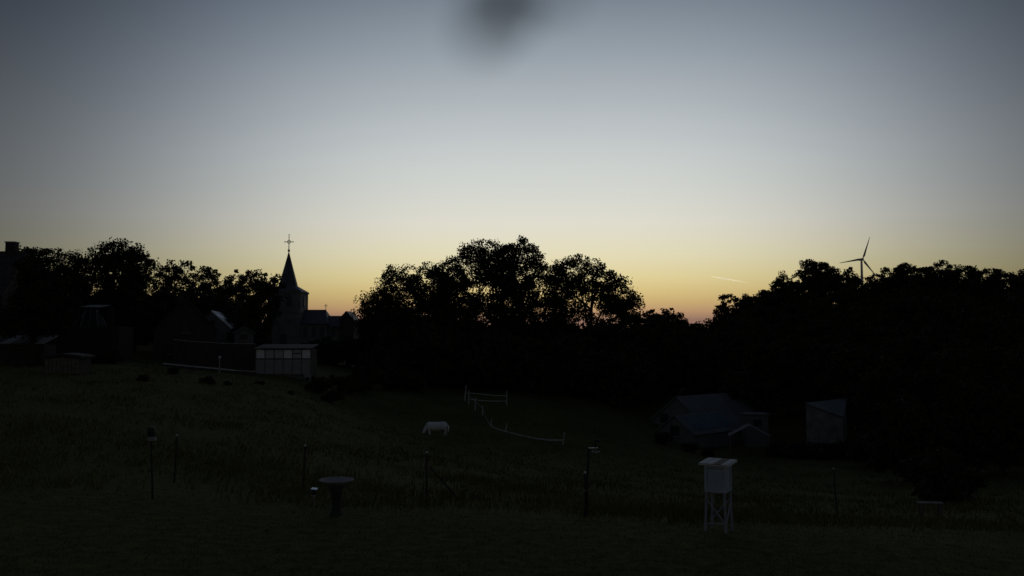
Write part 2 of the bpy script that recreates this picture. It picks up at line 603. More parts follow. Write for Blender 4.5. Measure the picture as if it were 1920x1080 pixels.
# left trees in front of and beside the church
G_L = 'trees on the left slope'
tree_px('broadleaf_tree', 'round topped tree beside the tall chimney at the left edge', 105, 60,
        [(66, 488, 30, 32), (92, 498, 22, 28), (45, 500, 24, 28), (60, 545, 60, 50), (100, 560, 40, 50)], leaf=.28, depth=2.6, seed=21, group=G_L)
tree_px('broadleaf_tree', 'feathery open tree between two rounder trees on the far left', 112, 135,
        [(120, 500, 26, 32), (150, 500, 24, 30), (165, 530, 30, 38), (130, 550, 46, 44)], leaf=.26, depth=1.7, seed=22, group=G_L, clump=1.1)
tree_px('broadleaf_tree', 'tallest dark tree on the left slope, above the garden houses', 118, 225,
        [(202, 478, 28, 28), (238, 476, 30, 28), (262, 502, 24, 34), (215, 525, 56, 50), (255, 560, 44, 60), (205, 590, 60, 50)], leaf=.28, depth=2.9, seed=23, tr=.45, group=G_L)
tree_px('broadleaf_tree', 'loose twin topped tree right of the tallest left tree', 185, 325,
        [(318, 512, 22, 22), (346, 514, 18, 26), (305, 535, 22, 26), (335, 550, 34, 34)], leaf=.4, depth=1.7, seed=24, group=G_L)
tree_px('broadleaf_tree', 'small gappy tree in the middle of the row left of the church', 195, 385,
        [(382, 522, 24, 22), (398, 535, 22, 26), (372, 555, 30, 32)], leaf=.4, depth=1.9, seed=25, group=G_L)
tree_px('broadleaf_tree', 'dome topped tree in the row left of the church tower', 200, 460,
        [(464, 528, 34, 23), (440, 540, 26, 24), (455, 560, 40, 30), (490, 552, 22, 30)], leaf=.4, depth=2.2, seed=26, group=G_L)
tree_px('broadleaf_tree', 'small tree overlapping the left side of the church tower', 158, 505,
        [(500, 533, 16, 18), (516, 533, 14, 18), (502, 558, 20, 26), (498, 585, 26, 24)], leaf=.4, depth=2.6, seed=27, group=G_L)
tree_px('broadleaf_tree', 'low dark tree behind the pale roof with the skylight', 165, 430,
        [(420, 560, 34, 26), (385, 575, 34, 28), (455, 580, 34, 26)], leaf=.45, depth=1.9, seed=28, group=G_L)
tree_px('broadleaf_tree', 'low dark tree behind the dark tiled house on the left slope', 140, 310,
        [(300, 575, 40, 34), (340, 585, 36, 30), (270, 590, 34, 34)], leaf=.4, depth=2.6, seed=29, group=G_L)
tree_px('broadleaf_tree', 'dark tree behind the house at the left edge', 98, 20,
        [(10, 520, 40, 40), (-40, 510, 50, 40), (30, 560, 50, 40)], leaf=.28, depth=3.0, seed=30, group=G_L)

tree_px('broadleaf_tree', 'dark tree in front of the gable of the house at the left edge', 74, 62,
        [(52, 512, 30, 30), (80, 540, 34, 36), (40, 560, 36, 40), (90, 590, 36, 40), (50, 600, 44, 36)], leaf=.22, depth=3.0, seed=33, group=G_L, clump=.6)

tree_px('broadleaf_tree', 'low dark tree filling the gap between the church end and the central trees', 200, 672,
        [(668, 622, 20, 16), (690, 618, 22, 20), (650, 630, 20, 14), (672, 640, 34, 18)], leaf=.4, depth=3.2, seed=34, group=G_L)

# far wood closing the valley behind the notch
far_rnd = random.Random(9)
G_F = 'far trees in the valley gap'
tree_px('broadleaf_tree', 'low rounded far tree just right of the central tree group', 260, 1240,
        [(1240, 600, 30, 20), (1215, 610, 24, 24), (1265, 606, 22, 18), (1245, 625, 46, 22)], leaf=.6, depth=3, seed=31, group=G_F, clump=1.2)
tree_px('broadleaf_tree', 'lowest far tree in the gap below the vapour trail', 300, 1290,
        [(1288, 614, 22, 15), (1305, 620, 20, 14), (1290, 630, 44, 18)], leaf=.65, depth=3, seed=32, group=G_F, clump=1.2)
for i, px in enumerate((1180, 1262, 1328, 1352, 1120, 1040)):
    Yd = 420 + i * 14
    tree_px('broadleaf_tree', 'far low tree in the dark line closing the valley', Yd, px,
            [(px, 622, 28, 13), (px + 20, 627, 22, 12), (px - 18, 628, 22, 12), (px, 638, 40, 16)], leaf=.9, depth=2.6, seed=40 + i, group=G_F, clump=1.6)

# right wooded hillside, skyline trees one by one
G_R = 'trees on the right hillside'
sky_trees = [
    ('small round tree standing apart at the low left end of the right hillside', 205, 1365, [(1368, 572, 19, 18), (1356, 588, 14, 16), (1385, 578, 15, 15), (1372, 604, 30, 20)], 2.0),
    ('low tree on the right hillside, next uphill from the small round one', 210, 1412, [(1412, 568, 20, 19), (1398, 580, 18, 17), (1425, 580, 24, 24), (1412, 600, 36, 24)], 2.8),
    ('spiky topped tree on the right hillside below the tall leaning top', 215, 1440, [(1438, 560, 18, 18), (1448, 574, 24, 26), (1430, 590, 28, 26)], 2.4),
    ('slim tree with a tufted top on the right hillside', 220, 1465, [(1462, 526, 11, 14), (1456, 545, 18, 20), (1478, 545, 18, 22), (1465, 570, 28, 26)], 2.2),
    ('tallest tree of the right hillside, left of the wind turbine', 225, 1535, [(1520, 508, 16, 20), (1542, 505, 18, 18), (1558, 520, 18, 20), (1505, 530, 16, 22), (1535, 540, 40, 34), (1530, 580, 46, 30)], 2.8),
    ('low pointed tree directly left of the turbine tower', 222, 1590, [(1593, 516, 9, 12), (1580, 530, 16, 17), (1602, 528, 13, 15), (1590, 555, 28, 26)], 2.5),
    ('low tree in front of the foot of the wind turbine', 215, 1632, [(1640, 524, 12, 11), (1622, 534, 14, 13), (1652, 534, 14, 12), (1635, 556, 30, 22)], 2.6),
    ('pointed tree directly right of the wind turbine', 210, 1670, [(1668, 516, 11, 14), (1680, 518, 13, 14), (1662, 535, 14, 16), (1675, 550, 28, 26)], 2.5),
    ('rounded tree second to the right of the wind turbine', 206, 1702, [(1695, 508, 14, 14), (1712, 514, 14, 16), (1702, 535, 26, 24), (1702, 565, 30, 26)], 2.9),
    ('flat topped tree third to the right of the wind turbine', 200, 1735, [(1728, 516, 15, 15), (1746, 512, 13, 14), (1736, 540, 26, 24), (1736, 570, 30, 26)], 2.9),
    ('star shaped spiky crown at the top of the right skyline', 196, 1772, [(1766, 506, 12, 15), (1781, 512, 13, 16), (1770, 535, 26, 24), (1772, 565, 30, 26)], 2.4),
    ('rounded tree right of the spiky crown on the right skyline', 190, 1806, [(1798, 516, 12, 15), (1818, 514, 13, 15), (1806, 540, 26, 24), (1806, 570, 30, 26)], 2.9),
    ('second tree from the right end of the skyline', 184, 1845, [(1836, 516, 14, 15), (1856, 516, 14, 15), (1846, 540, 28, 24), (1846, 572, 32, 28)], 2.9),
    ('tree at the right end of the skyline, cut by the frame', 178, 1895, [(1880, 524, 15, 15), (1902, 526, 15, 14), (1920, 522, 14, 14), (1895, 548, 34, 26), (1895, 580, 36, 28)], 2.9),
]
for i, (lab, Yd, bp, lb, dp) in enumerate(sky_trees):
    lb = lb + [(bp + 6, lb[0][1] + 30, 24, 22), (bp - 14, lb[0][1] + 36, 20, 20)]
    tree_px('broadleaf_tree', lab, Yd, bp, lb, leaf=.38, depth=dp * 1.45, seed=70 + i, group=G_R, tr=.3, clump=.8)

# the dark wood below that skyline
wood_kinds = []
for k in range(4):
    rnd = random.Random(150 + k)
    lob = [(rnd.uniform(-2, 2), rnd.uniform(-2, 2), rnd.uniform(4, 9), rnd.uniform(2, 3.2), rnd.uniform(2, 3), rnd.uniform(1.8, 3)) for _ in range(7)]
    lob += [(0, 0, 9.5, 1.8, 1.8, 1.6), (0, 0, 3.2, 3.2, 3, 2.2)]
    wood_kinds.append(lob)
spots = []
rnd = random.Random(77)
for row, (Yd, p0, p1, step, s, ymax) in enumerate([
        (190, 1400, 1960, 36, 1.05, 0), (168, 1330, 1960, 38, .95, 0), (148, 1240, 1960, 42, .95, 0), (130, 1225, 1960, 46, .92, 0), (117, 1420, 1960, 50, .9, 0),
        (102, 1610, 1990, 56, .9, 0), (84, 1665, 1990, 66, .8, 0), (66, 1700, 1990, 84, .62, 0)]):
    px = p0
    while px < p1:
        spots.append((px + rnd.uniform(-8, 8), Yd + rnd.uniform(-5, 5), s * rnd.uniform(.85, 1.1), None))
        px += step
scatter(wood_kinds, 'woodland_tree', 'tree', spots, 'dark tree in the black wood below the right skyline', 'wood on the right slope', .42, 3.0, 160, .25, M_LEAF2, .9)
spots = []
for row, (Yd, p0, p1, step, s) in enumerate([(122, -60, 470, 52, .78), (150, 240, 500, 44, .66), (100, -60, 120, 60, .85)]):
    px = p0
    while px < p1:
        spots.append((px + rnd.uniform(-8, 8), Yd + rnd.uniform(-4, 4), s * rnd.uniform(.85, 1.1), None))
        px += step
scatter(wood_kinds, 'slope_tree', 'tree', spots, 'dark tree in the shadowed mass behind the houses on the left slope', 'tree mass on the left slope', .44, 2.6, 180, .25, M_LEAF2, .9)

# bushes in front of the sheds and on the meadow edge
low_kinds = []
for k in range(3):
    rnd = random.Random(250 + k)
    low_kinds.append([(rnd.uniform(-1, 1), rnd.uniform(-.6, .6), rnd.uniform(.5, 1.1), rnd.uniform(.6, 1), rnd.uniform(.6, .9), rnd.uniform(.45, .8)) for _ in range(5)])
spots = [(1455, 92, .9, None), (1480, 90, 1.1, None), (1505, 91, 1.0, None), (1530, 89, .9, None), (1555, 90, 1.0, None), (1580, 88, 1.1, None),
         (1605, 86, 1.3, None), (1640, 82, 1.5, None), (1680, 76, 1.5, None), (1320, 88, .6, None), (1290, 90, .7, None), (1240, 92, .8, None)]
scatter(low_kinds, 'bush', 'shrub', spots, 'low dark bush in front of the sheds on the right', 'bushes before the sheds', .16, 3.0, 260, .05, M_LEAF, .3)
rnd = random.Random(91)
spots = [(285 + i * 17 + rnd.uniform(-12, 12), rnd.uniform(63, 78), rnd.uniform(.22, .5), None) for i in range(0, 17, 3)]
spots += [(600, 84, 1.1, None), (640, 90, 1.2, None), (690, 100, 1.5, None), (730, 104, 1.6, None), (770, 106, 1.6, None), (622, 78, .7, None), (670, 94, 1.2, None)]
scatter(low_kinds, 'bush', 'shrub', spots, 'dark bush on the bank below the white panelled garden room', 'bushes on the left bank', .16, 3.0, 270, .05, M_LEAF2, .3)
scatter(low_kinds, 'bush', 'shrub', [(128, 85, .95, None), (160, 84, .8, None), (190, 85, 1.0, None), (215, 86, 1.1, None)], 'dark bush in front of the faint conservatory on the left slope', 'bushes before the conservatory', .16, 3, 290, .05, M_LEAF2, .3)
scatter(low_kinds, 'bush', 'shrub', [(1790, 42, 1.6, 'broad rounded bush on the far right edge of the meadow')], '', 'bush', .14, 3, 280, .06, M_LEAF2, .3)
scatter(low_kinds, 'bush', 'shrub', [(1655, 78, 2.0, 'taller dark bush right of the pale shed')], '', 'bush', .2, 3, 285, .06, M_LEAF, .35)

# ------------------------------------------------------------------ wind turbine
YT = 1100.0
s = YT / F
hub = P(1617, 486, YT)
tx = hub.x
tz = H(tx, YT)
wt = thing('wind_turbine', 'three bladed wind turbine rising behind the right hillside wood', 'wind turbine', (tx, YT, tz))
hz = hub.z - tz
MB().tube([(0, 3, -2), (0, 3, hz * .5), (0, 3, hz - 1.2)], [2.2, 1.75, 1.25], 20).build('tower', M_TURB, wt, True)
nac = MB()
nac.box((0, 4.2, hz), (2.6, 8, 2.8))
nac.build('nacelle', M_TURB, wt)
hubm = MB()
hubm.tube([(0, .2, hz), (0, -.8, hz), (0, -1.8, hz), (0, -2.4, hz)], [1.45, 1.5, 1.0, .25], 16)
hub_o = hubm.build('hub', M_TURB, wt, True)
for tipx, tipy in ((1631, 442), (1576, 493), (1639, 513.5)):
    t = P(tipx, tipy, YT) - hub
    L = 30.0
    d = Vector((t.x, 0, t.z)).normalized()
    side = Vector((d.z, 0, -d.x))
    b = MB()
    prof = [(.9, .75, .75), (2.5, .7, .75), (5, 1.35, .45), (9, 1.15, .32), (16, .8, .22), (24, .5, .14), (29, .28, .08), (30, .06, .03)]
    rings = []
    for (r_, ch, th) in prof:
        c = d * r_ + Vector((0, -.8, hz))
        rings.append([c + side * ch * math.cos(q_ * math.pi / 4) + Vector((0, 1, 0)) * th * math.sin(q_ * math.pi / 4) + side * ch * (.25 if r_ > 3 else 0) for q_ in range(8)])
    vs_ = [v for r_ in rings for v in r_]
    fs = [(i * 8 + k, i * 8 + (k + 1) % 8, (i + 1) * 8 + (k + 1) % 8, (i + 1) * 8 + k) for i in range(len(prof) - 1) for k in range(8)]
    fs += [tuple(range(8))[::-1], tuple(range((len(prof) - 1) * 8, len(prof) * 8))]
    b.add(vs_, fs).build('blade', M_TURB, wt, True)

# ------------------------------------------------------------------ vapour trail high in the sunlight
YV = 30000.0
mv = bpy.data.materials.new('vapour')
mv.use_nodes = True
nt = mv.node_tree
nt.nodes.clear()
pv = nt.nodes.new('ShaderNodeVolumePrincipled')
pv.inputs['Color'].default_value = (.97, .97, .97, 1)
pv.inputs['Density'].default_value = .034
pv.inputs['Anisotropy'].default_value = .55
ov = nt.nodes.new('ShaderNodeOutputMaterial')
nt.links.new(pv.outputs[0], ov.inputs['Volume'])
rv2 = random.Random(3)
pts, rad = [], []
for i in range(25):
    t = i / 24
    p = P(1334 + 84 * t, 518 + 9.5 * t, YV)
    pts.append(p + Vector((0, t * 900, rv2.uniform(-1.5, 1.5))))
    rad.append((5 + 16 * min(t * 4, 1)) * (1 - .9 * max(t - .4, 0) / .6) + rv2.uniform(-.8, .8))
v = MB().tube(pts, rad, 8).build('vapour_trail', mv, None, True)
tag(v, 'short bright vapour trail in the yellow sky above the valley gap', 'vapour trail')

# ------------------------------------------------------------------ church
YC = 173.0
cs = YC / F
cx0 = X(539, YC)
cz0 = H(cx0, YC)
ch = thing('church', 'stone village church with a slim pointed spire and low nave', 'church', (cx0, YC, cz0))


def cz(py):
    return P(539, py, YC).z - cz0


def cxp(px):
    return X(px, YC) - cx0


hw = 30.5 * cs
ze = cz(548)
MB().box((0, 0, (ze - 2) / 2), (2 * hw, 2 * hw, ze + 2)).build('tower', M_STONE, ch)
st = MB()
st.box((0, 0, ze - .12), (2 * hw + .3, 2 * hw + .3, .3))
st.box((0, 0, ze * .62), (2 * hw + .16, 2 * hw + .16, .22))
st.build('string_course', M_STONE, ch)
# spire: square bell-cast skirt turning into an eight sided needle
sp = MB()
hs = hw + .25
zk, zt = cz(536.5), cz(470)
rk = 16.5 * cs
vs_ = [(-hs, -hs, ze + .03), (hs, -hs, ze + .03), (hs, hs, ze + .03), (-hs, hs, ze + .03)]
q_ = rk * math.tan(math.pi / 8)
oc = [(-q_, -rk), (q_, -rk), (rk, -q_), (rk, q_), (q_, rk), (-q_, rk), (-rk, q_), (-rk, -q_)]
vs_ += [(x, y, zk) for x, y in oc]
mid = [(x * .47, y * .47, zk + (zt - zk) * .52) for x, y in oc]
vs_ += mid + [(0, 0, zt)]
fs = [(3, 2, 1, 0), (0, 1, 5, 4), (1, 2, 7, 6), (2, 3, 9, 8), (3, 0, 11, 10), (1, 6, 5), (2, 8, 7), (3, 10, 9), (0, 4, 11)]
fs += [(4 + k, 4 + (k + 1) % 8, 12 + (k + 1) % 8, 12 + k) for k in range(8)] + [(12 + k, 12 + (k + 1) % 8, 20) for k in range(8)]
spo = sp.add(vs_, fs).build('spire', M_SLATE, ch)
MB().lathe([(.02, -.3), (.16, -.2), (.27, 0), (.16, .2), (.02, .3)], 12, (0, 0, zt)).build('finial_ball', M_IRON, spo, True)
cr_ = MB()
zc, ztop = cz(453.5), cz(440)
cr_.tube([(0, 0, zt), (0, 0, ztop)], [.09, .06], 8)
arm = 8 * cs
cr_.tube([(-arm, 0, zc), (arm, 0, zc)], .07, 8)
ringp = [(math.cos(a) * .32, 0, zc + math.sin(a) * .32) for a in [2 * math.pi * k / 16 for k in range(17)]]
cr_.tube(ringp, .06, 6, caps=False)
for (a, b) in ((-arm, zc), (arm, zc), (0, ztop)):
    cr_.lathe([(.01, -.13), (.13, 0), (.01, .13)], 8, (a, 0, b))
cr_.build('cross', M_IRON, spo)
for sx_ in (-1, 1):          # louvred belfry openings, two on each visible face
    lo = MB()
    lo.box((sx_ * 1.05, -hw - .02, ze - 1.9), (.95, .16, 1.9))
    lo.lathe([(.02, -.05), (.475, -.05), (.475, .05), (.02, .05)], 16, (0, 0, 0))
    n0 = len(lo.v) - 64
    for i in range(n0, len(lo.v)):
        x, y, z = lo.v[i]
        lo.v[i] = (sx_ * 1.05 + x, -hw - .02 + z, ze - .95 + y)
    w_ = lo.build('belfry_window', M_SLATE, ch)
    for k in range(6):
        MB().box((sx_ * 1.05, -hw - .12, ze - 2.7 + k * .3), (.85, .08, .07)).build('louvre', M_SLATE, w_)
MB().box((hw + .03, 0, ze - 1.9), (.16, 1.2, 2.0)).build('belfry_window', M_SLATE, ch)
MB().box((0, -hw - .03, 1.3), (1.3, .16, 2.6)).build('door', M_SLATE, ch)


def gable_roof(x0, x1, yc, hwid, zr, zev, hipx=0.0, over=.25):
    m = MB()
    a0, a1 = x0, x1
    r0 = [(a0, yc, zr), (a1 - hipx, yc, zr)]
    e = [(a0, yc - hwid - over, zev), (a1 + (over if hipx else 0), yc - hwid - over, zev), (a1 + (over if hipx else 0), yc + hwid + over, zev), (a0, yc + hwid + over, zev)]
    vs_ = r0 + e
    lo_ = [(x, y, z - .22) for x, y, z in vs_]
    m.add(vs_ + lo_, [(2, 3, 1, 0), (3, 4, 1), (0, 1, 4, 5), (0, 5, 2), (6, 7, 9, 8), (7, 10, 9), (11, 10, 7, 6), (8, 11, 6),
                      (2, 8, 9, 3), (3, 9, 10, 4), (4, 10, 11, 5), (5, 11, 8, 2)])
    return m


nx0, nx1 = cxp(569.5) + .02, cxp(619)
zn, znl = cz(580.5), cz(607)
MB().box(((nx0 + nx1) / 2, .6, (znl - 2) / 2 - .05), (nx1 - nx0 - .02, 7.4, znl + 1.9)).build('nave_wall', M_STONE, ch)
nr = gable_roof(nx0, nx1, .6, 3.8, zn, znl, 10 * cs).build('nave_roof', M_SLATE, ch)
g = MB()
gx = nx1 - 10 * cs
g.tube([(gx, .6, zn - .1), (gx, .6, zn + 1.15)], .06, 6)
g.tube([(gx - .35, .6, zn + .78), (gx + .35, .6, zn + .78)], .05, 6)
g.build('gable_cross', M_IRON, nr)
kx0, kx1 = nx1 + .02, cxp(655)
zk2, zkl = cz(592), cz(612)
MB().box(((kx0 + kx1) / 2, .6, (zkl - 2) / 2 - .05), (kx1 - kx0 - .02, 5.6, zkl + 1.9)).build('chancel_wall', M_STONE, ch)
gable_roof(kx0 - .8, kx1, .6, 3.0, zk2, zkl, 0).build('chancel_roof', M_SLATE, ch)
# end bay with its own small gable turned to us
ex0, ex1 = cxp(646), cxp(668)
zgx = cz(585)
zee = cz(601)
e = MB()
ec = (cxp(654))
y0, y1 = -3.0, 4.2
pr = [(ec - 1.3, zee + .2), (ec, zgx), (ex1, zee), (ex1, -1.5), (ec - 1.3, -1.5)]
vs_ = [(x, y0, z) for x, z in pr] + [(x, y1, z) for x, z in pr]
e.add(vs_, [(4, 3, 2, 1, 0), (5, 6, 7, 8, 9), (0, 1, 6, 5), (1, 2, 7, 6), (2, 3, 8, 7), (3, 4, 9, 8), (4, 0, 5, 9)])
e.build('vestry', M_BRICK, ch)
vr = MB()
vr.slab([(ec, y0 - .2, zgx + .1), (ex1 + .2, y0 - .2, zee), (ex1 + .2, y1 + .2, zee), (ec, y1 + .2, zgx + .1)], .14)
vr.slab([(ec - .01, y1 + .2, zgx + .1), (ec - 1.5, y1 + .2, zee + .15), (ec - 1.5, y0 - .2, zee + .15), (ec - .01, y0 - .2, zgx + .1)], .14)
vr.build('vestry_roof', M_SLATE, ch)
for i in range(3):
    x = nx0 + 1 + i * 1.6
    w_ = MB().box((x, .6 - 3.7 - .03, znl - 1.6), (.7, .16, 1.9)).build('window', M_SLATE, ch)
    MB().box((x, .6 - 3.7 - .1, znl - 2.62), (.9, .2, .12)).build('sill', M_STONE, w_)
for i in range(2):
    x = kx0 + 1 + i * 1.6
    MB().box((x, .6 - 2.8 - .03, zkl - 1.3), (.6, .16, 1.5)).build('window', M_SLATE, ch)


# ------------------------------------------------------------------ generic gabled building
def gabled(name, label, cat, loc, rz, w, l, ze_, zr_, base=-1.5, wall=None, roof=None, left_roof=None, over=.25, t=.16):
    """gable end faces local -y, ridge runs along local +y; heights are above loc"""
    h = thing(name, label, cat, loc, rz)
    hwid = w / 2
    pr = [(-hwid, base), (hwid, base), (hwid, ze_ - .1), (0, zr_ - .14), (-hwid, ze_ - .1)]
    vs_ = [(x, 0, z) for x, z in pr] + [(x, l, z) for x, z in pr]
    MB().add(vs_, [(0, 1, 2, 3, 4), (9, 8, 7, 6, 5), (0, 5, 6, 1), (1, 6, 7, 2), (2, 7, 8, 3), (3, 8, 9, 4), (4, 9, 5, 0)]).build('wall', wall or M_REND, h)
    sl_ = (zr_ - ze_) / hwid
    eo = over
    r1 = MB().slab([(0.004, -over, zr_), (hwid + eo, -over, ze_ - sl_ * eo), (hwid + eo, l + over, ze_ - sl_ * eo), (0.004, l + over, zr_)], t).build('roof', roof or M_TILE, h)
    r2 = MB().slab([(-0.004, l + over, zr_), (-hwid - eo, l + over, ze_ - sl_ * eo), (-hwid - eo, -over, ze_ - sl_ * eo), (-0.004, -over, zr_)], t).build('roof', left_roof or roof or M_TILE, h)
    return h, r1, r2


def window(h, x, z, w, hh, y=-.02, fr=None, sill=True):
    o = MB().box((x, y - .03, z), (w, .06, hh)).build('window', M_GLASS, h)
    f = MB()
    for sx_ in (-1, 1):
        f.box((x + sx_ * w / 2, y - .05, z), (.09, .12, hh + .09))
    for sz in (-1, 1):
        f.box((x, y - .052, z + sz * hh / 2), (w - .09, .11, .09))
    f.box((x, y - .045, z), (.05, .08, hh - .1))
    f.build('frame', fr or M_DARKW, o)
    if sill:
        MB().box((x, y - .1, z - hh / 2 - .09), (w + .25, .22, .07)).build('sill', M_CONC, o)
    return o


# pale roofed house with the skylight
Yh = 115.0
ap = P(397, 582, Yh)
zg = H(ap.x, Yh)
zr_ = ap.z - zg
ze_ = P(432, 612, Yh).z - zg
hw_ = 35 * Yh / F
hB, rB, _ = gabled('house', 'house with a pale sloping roof and a dark skylight left of the church', 'house', (ap.x, Yh, zg), R(8.5), 2 * hw_, 8.0, ze_, zr_,
                   wall=M_REND, roof=M_PALE, left_roof=M_TILE)
sk = MB()
def on_roof(u, v_):   # u 0..1 ridge to eave, v metres along the ridge
    return Vector((hw_ * u, v_, zr_ + (ze_ - zr_) * u + .05))
sk.slab([on_roof(.56, 2.2), on_roof(.8, 2.2), on_roof(.8, 4.4), on_roof(.56, 4.4)], .08)
sk.build('skylight', M_GLASS, rB)
window(hB, -.9, 1.6, .9, 1.1)
window(hB, .9, 1.6, .9, 1.1)
window(hB, 0, ze_ + .3, .7, .9)
# small annex beside it
p = P(458, 622, 112)
zg2 = H(p.x, 112)
an, _, _ = gabled('outbuilding', 'small low outbuilding right of the pale roofed house', 'outbuilding', (p.x, 112, zg2), R(20), 2.3, 3.0,
                  P(458, 622, 112).z - zg2, P(458, 611, 112).z - zg2, wall=M_REND, roof=M_GREYSHEET)
window(an, 0, (P(458, 632, 112).z - zg2), .8, .7, fr=M_WOOD)

# dark tiled house before it
Yh = 102.0
ap = P(350, 560, Yh)
zg = H(ap.x, Yh)
hA, rA, rA2 = gabled('house', 'dark tiled house with a steep gable facing us on the left slope', 'house', (ap.x, Yh, zg), R(23), 2 * 55 * Yh / F, 9.0,
                     P(405, 615, Yh).z - zg, ap.z - zg, wall=M_BRICK, roof=M_TILE)
window(hA, -1.5, 1.6, 1.0, 1.2)
window(hA, 1.4, 1.6, 1.0, 1.2)
window(hA, 0, 4.0, .9, 1.1)
MB().box((-.4, 6.5, ap.z - zg + .3), (.7, .6, 1.2)).build('chimney', M_BRICK, rA2)

# big house at the left edge with the tall chimney
Yh = 84.0
zr_w = P(20, 471, Yh).z
xl, xr_ = X(-150, Yh), X(42, Yh)
zg = H((xl + xr_) / 2, Yh)
hl = thing('house', 'tall dark house at the left edge with a chimney on its ridge', 'house', (xr_, Yh, zg))
L = xr_ - xl
zr_ = zr_w - zg
ze_ = zr_ - 4.2
pr = [(-3.6, -1.5), (3.6, -1.5), (3.6, ze_ - .1), (0, zr_ - .14), (-3.6, ze_ - .1)]
vs_ = [(-L, y, z) for y, z in pr] + [(0, y, z) for y, z in pr]
MB().add(vs_, [(4, 3, 2, 1, 0), (5, 6, 7, 8, 9), (1, 6, 5, 0), (2, 7, 6, 1), (3, 8, 7, 2), (4, 9, 8, 3), (0, 5, 9, 4)]).build('wall', M_BRICK, hl)
r1 = MB().slab([(-L - .2, -.004, zr_), (-L - .2, -3.9, ze_ - .35), (.2, -3.9, ze_ - .35), (.2, -.004, zr_)], .18).build('roof', M_TILE, hl)
MB().slab([(-L - .2, .004, zr_), (.2, .004, zr_), (.2, 3.9, ze_ - .35), (-L - .2, 3.9, ze_ - .35)], .18).build('roof', M_TILE, hl)
chx = X(15.5, Yh) - xr_
c_ = MB().box((chx, .1, zr_ + .25), (.86, .8, 1.15)).build('chimney', M_BRICK, r1)
MB().box((chx, .1, zr_ + .86), (.98, .92, .1)).build('chimney_cap', M_CONC, c_)
for i in range(4):
    window(hl, -1.2 - i * 2.2, 1.6, 1.0, 1.3, y=-3.62)
    window(hl, -1.2 - i * 2.2, 4.2, 1.0, 1.2, y=-3.62)

# conservatory
Yk = 90.0
x0, x1 = X(133, Yk), X(200, Yk)
kx = (x0 + x1) / 2
zg = H(kx, Yk)
zt = P(165, 570, Yk).z - zg
zl = P(165, 612, Yk).z - zg
kw = (x1 - x0)
M_P2C = mat('faded_frame', (.2, .2, .19), .8, .2, 3)
co = thing('conservatory', 'faint glazed conservatory on the far left slope below the feathery tree', 'conservatory', (kx, Yk, zg))
MB().box((-.6, 1.75, (zl - 1.5) / 2 - .02), (kw * 2.0, 3.5, zl + 1.5)).build('base_wall', M_DARKW, co)
for i in range(5):
    x = -kw / 2 + .04 + i * (kw - .08) / 4
    top = .42 if i in (0, 4) else .8
    MB().tube([(x, .02, zl), (x * (.55 + .1 * (i in (0, 4))), .3, zl + (zt - zl) * top)], .035, 6).build('glazing_bar', M_P2C, co)
for i in range(4):
    xa = -kw / 2 + .05 + i * (kw - .1) / 4
    xb = xa + (kw - .1) / 4
    ta = .42 if i == 0 else .8
    tb = .42 if i == 3 else .8
    MB().slab([(xa, .04, zl), (xb, .04, zl), (xb * .6, .32, zl + (zt - zl) * tb), (xa * .6, .32, zl + (zt - zl) * ta)], .02).build('pane', M_GLASS, co)
MB().slab([(-kw * .3, .2, zt - .25), (kw * .22, .2, zt - .3), (kw * .3, 2.3, zt), (-kw * .25, 2.3, zt)], .08).build('roof', M_P2C, co)
MB().box((0, 2.32, zl + (zt - zl) * .45), (kw * .8, .1, (zt - zl) * .9)).build('back_wall', M_DARKW, co)

# white panelled garden room
Yg = 95.0
x0, x1 = X(480, Yg), X(583, Yg)
gx = (x0 + x1) / 2
gw = x1 - x0
zg = H(gx, Yg)
ztop, zmid, zlow = P(530, 655, Yg).z - zg, P(530, 672, Yg).z - zg, P(530, 702, Yg).z - zg
gr = thing('garden_room', 'garden room with a row of white upper panels over greyer lower panels', 'garden room', (gx, Yg, zg))
MB().box((0, 1.6, (ztop - 1.5) / 2), (gw - .06, 3.0, ztop + 1.5)).build('wall', M_WOOD, gr)
MB().slab([(-gw / 2 - .15, -.2, ztop + .12), (gw / 2 + .15, -.2, ztop + .12), (gw / 2 + .15, 3.3, ztop + .55), (-gw / 2 - .15, 3.3, ztop + .55)], .12).build('roof', M_TILE, gr)
pw = gw / 6
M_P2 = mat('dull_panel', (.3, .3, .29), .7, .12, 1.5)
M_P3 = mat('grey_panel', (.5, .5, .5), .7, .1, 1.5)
for i in range(6):
    x = -gw / 2 + pw * (i + .5)
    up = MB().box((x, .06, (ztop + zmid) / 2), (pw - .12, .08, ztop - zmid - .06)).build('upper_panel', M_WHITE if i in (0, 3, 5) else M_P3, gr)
    if i == 4:
        MB().box((x, .0, (ztop + zmid) / 2 + .05), (pw - .25, .06, .1)).build('vent_bar', M_BLACK, up)
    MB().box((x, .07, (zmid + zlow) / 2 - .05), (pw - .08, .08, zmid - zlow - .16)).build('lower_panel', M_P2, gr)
for i in range(7):
    x = -gw / 2 + pw * i
    MB().box((x, .05, (ztop + zlow) / 2), (.07, .1, ztop - zlow)).build('mullion', M_WOOD, gr)
MB().box((0, .03, zmid - .03), (gw, .09, .1)).build('rail', M_WOOD, gr)
MB().box((gw / 2 - .25, -.35, zlow - .5), (.6, .6, 1.1)).build('step_block', M_CONC, gr)

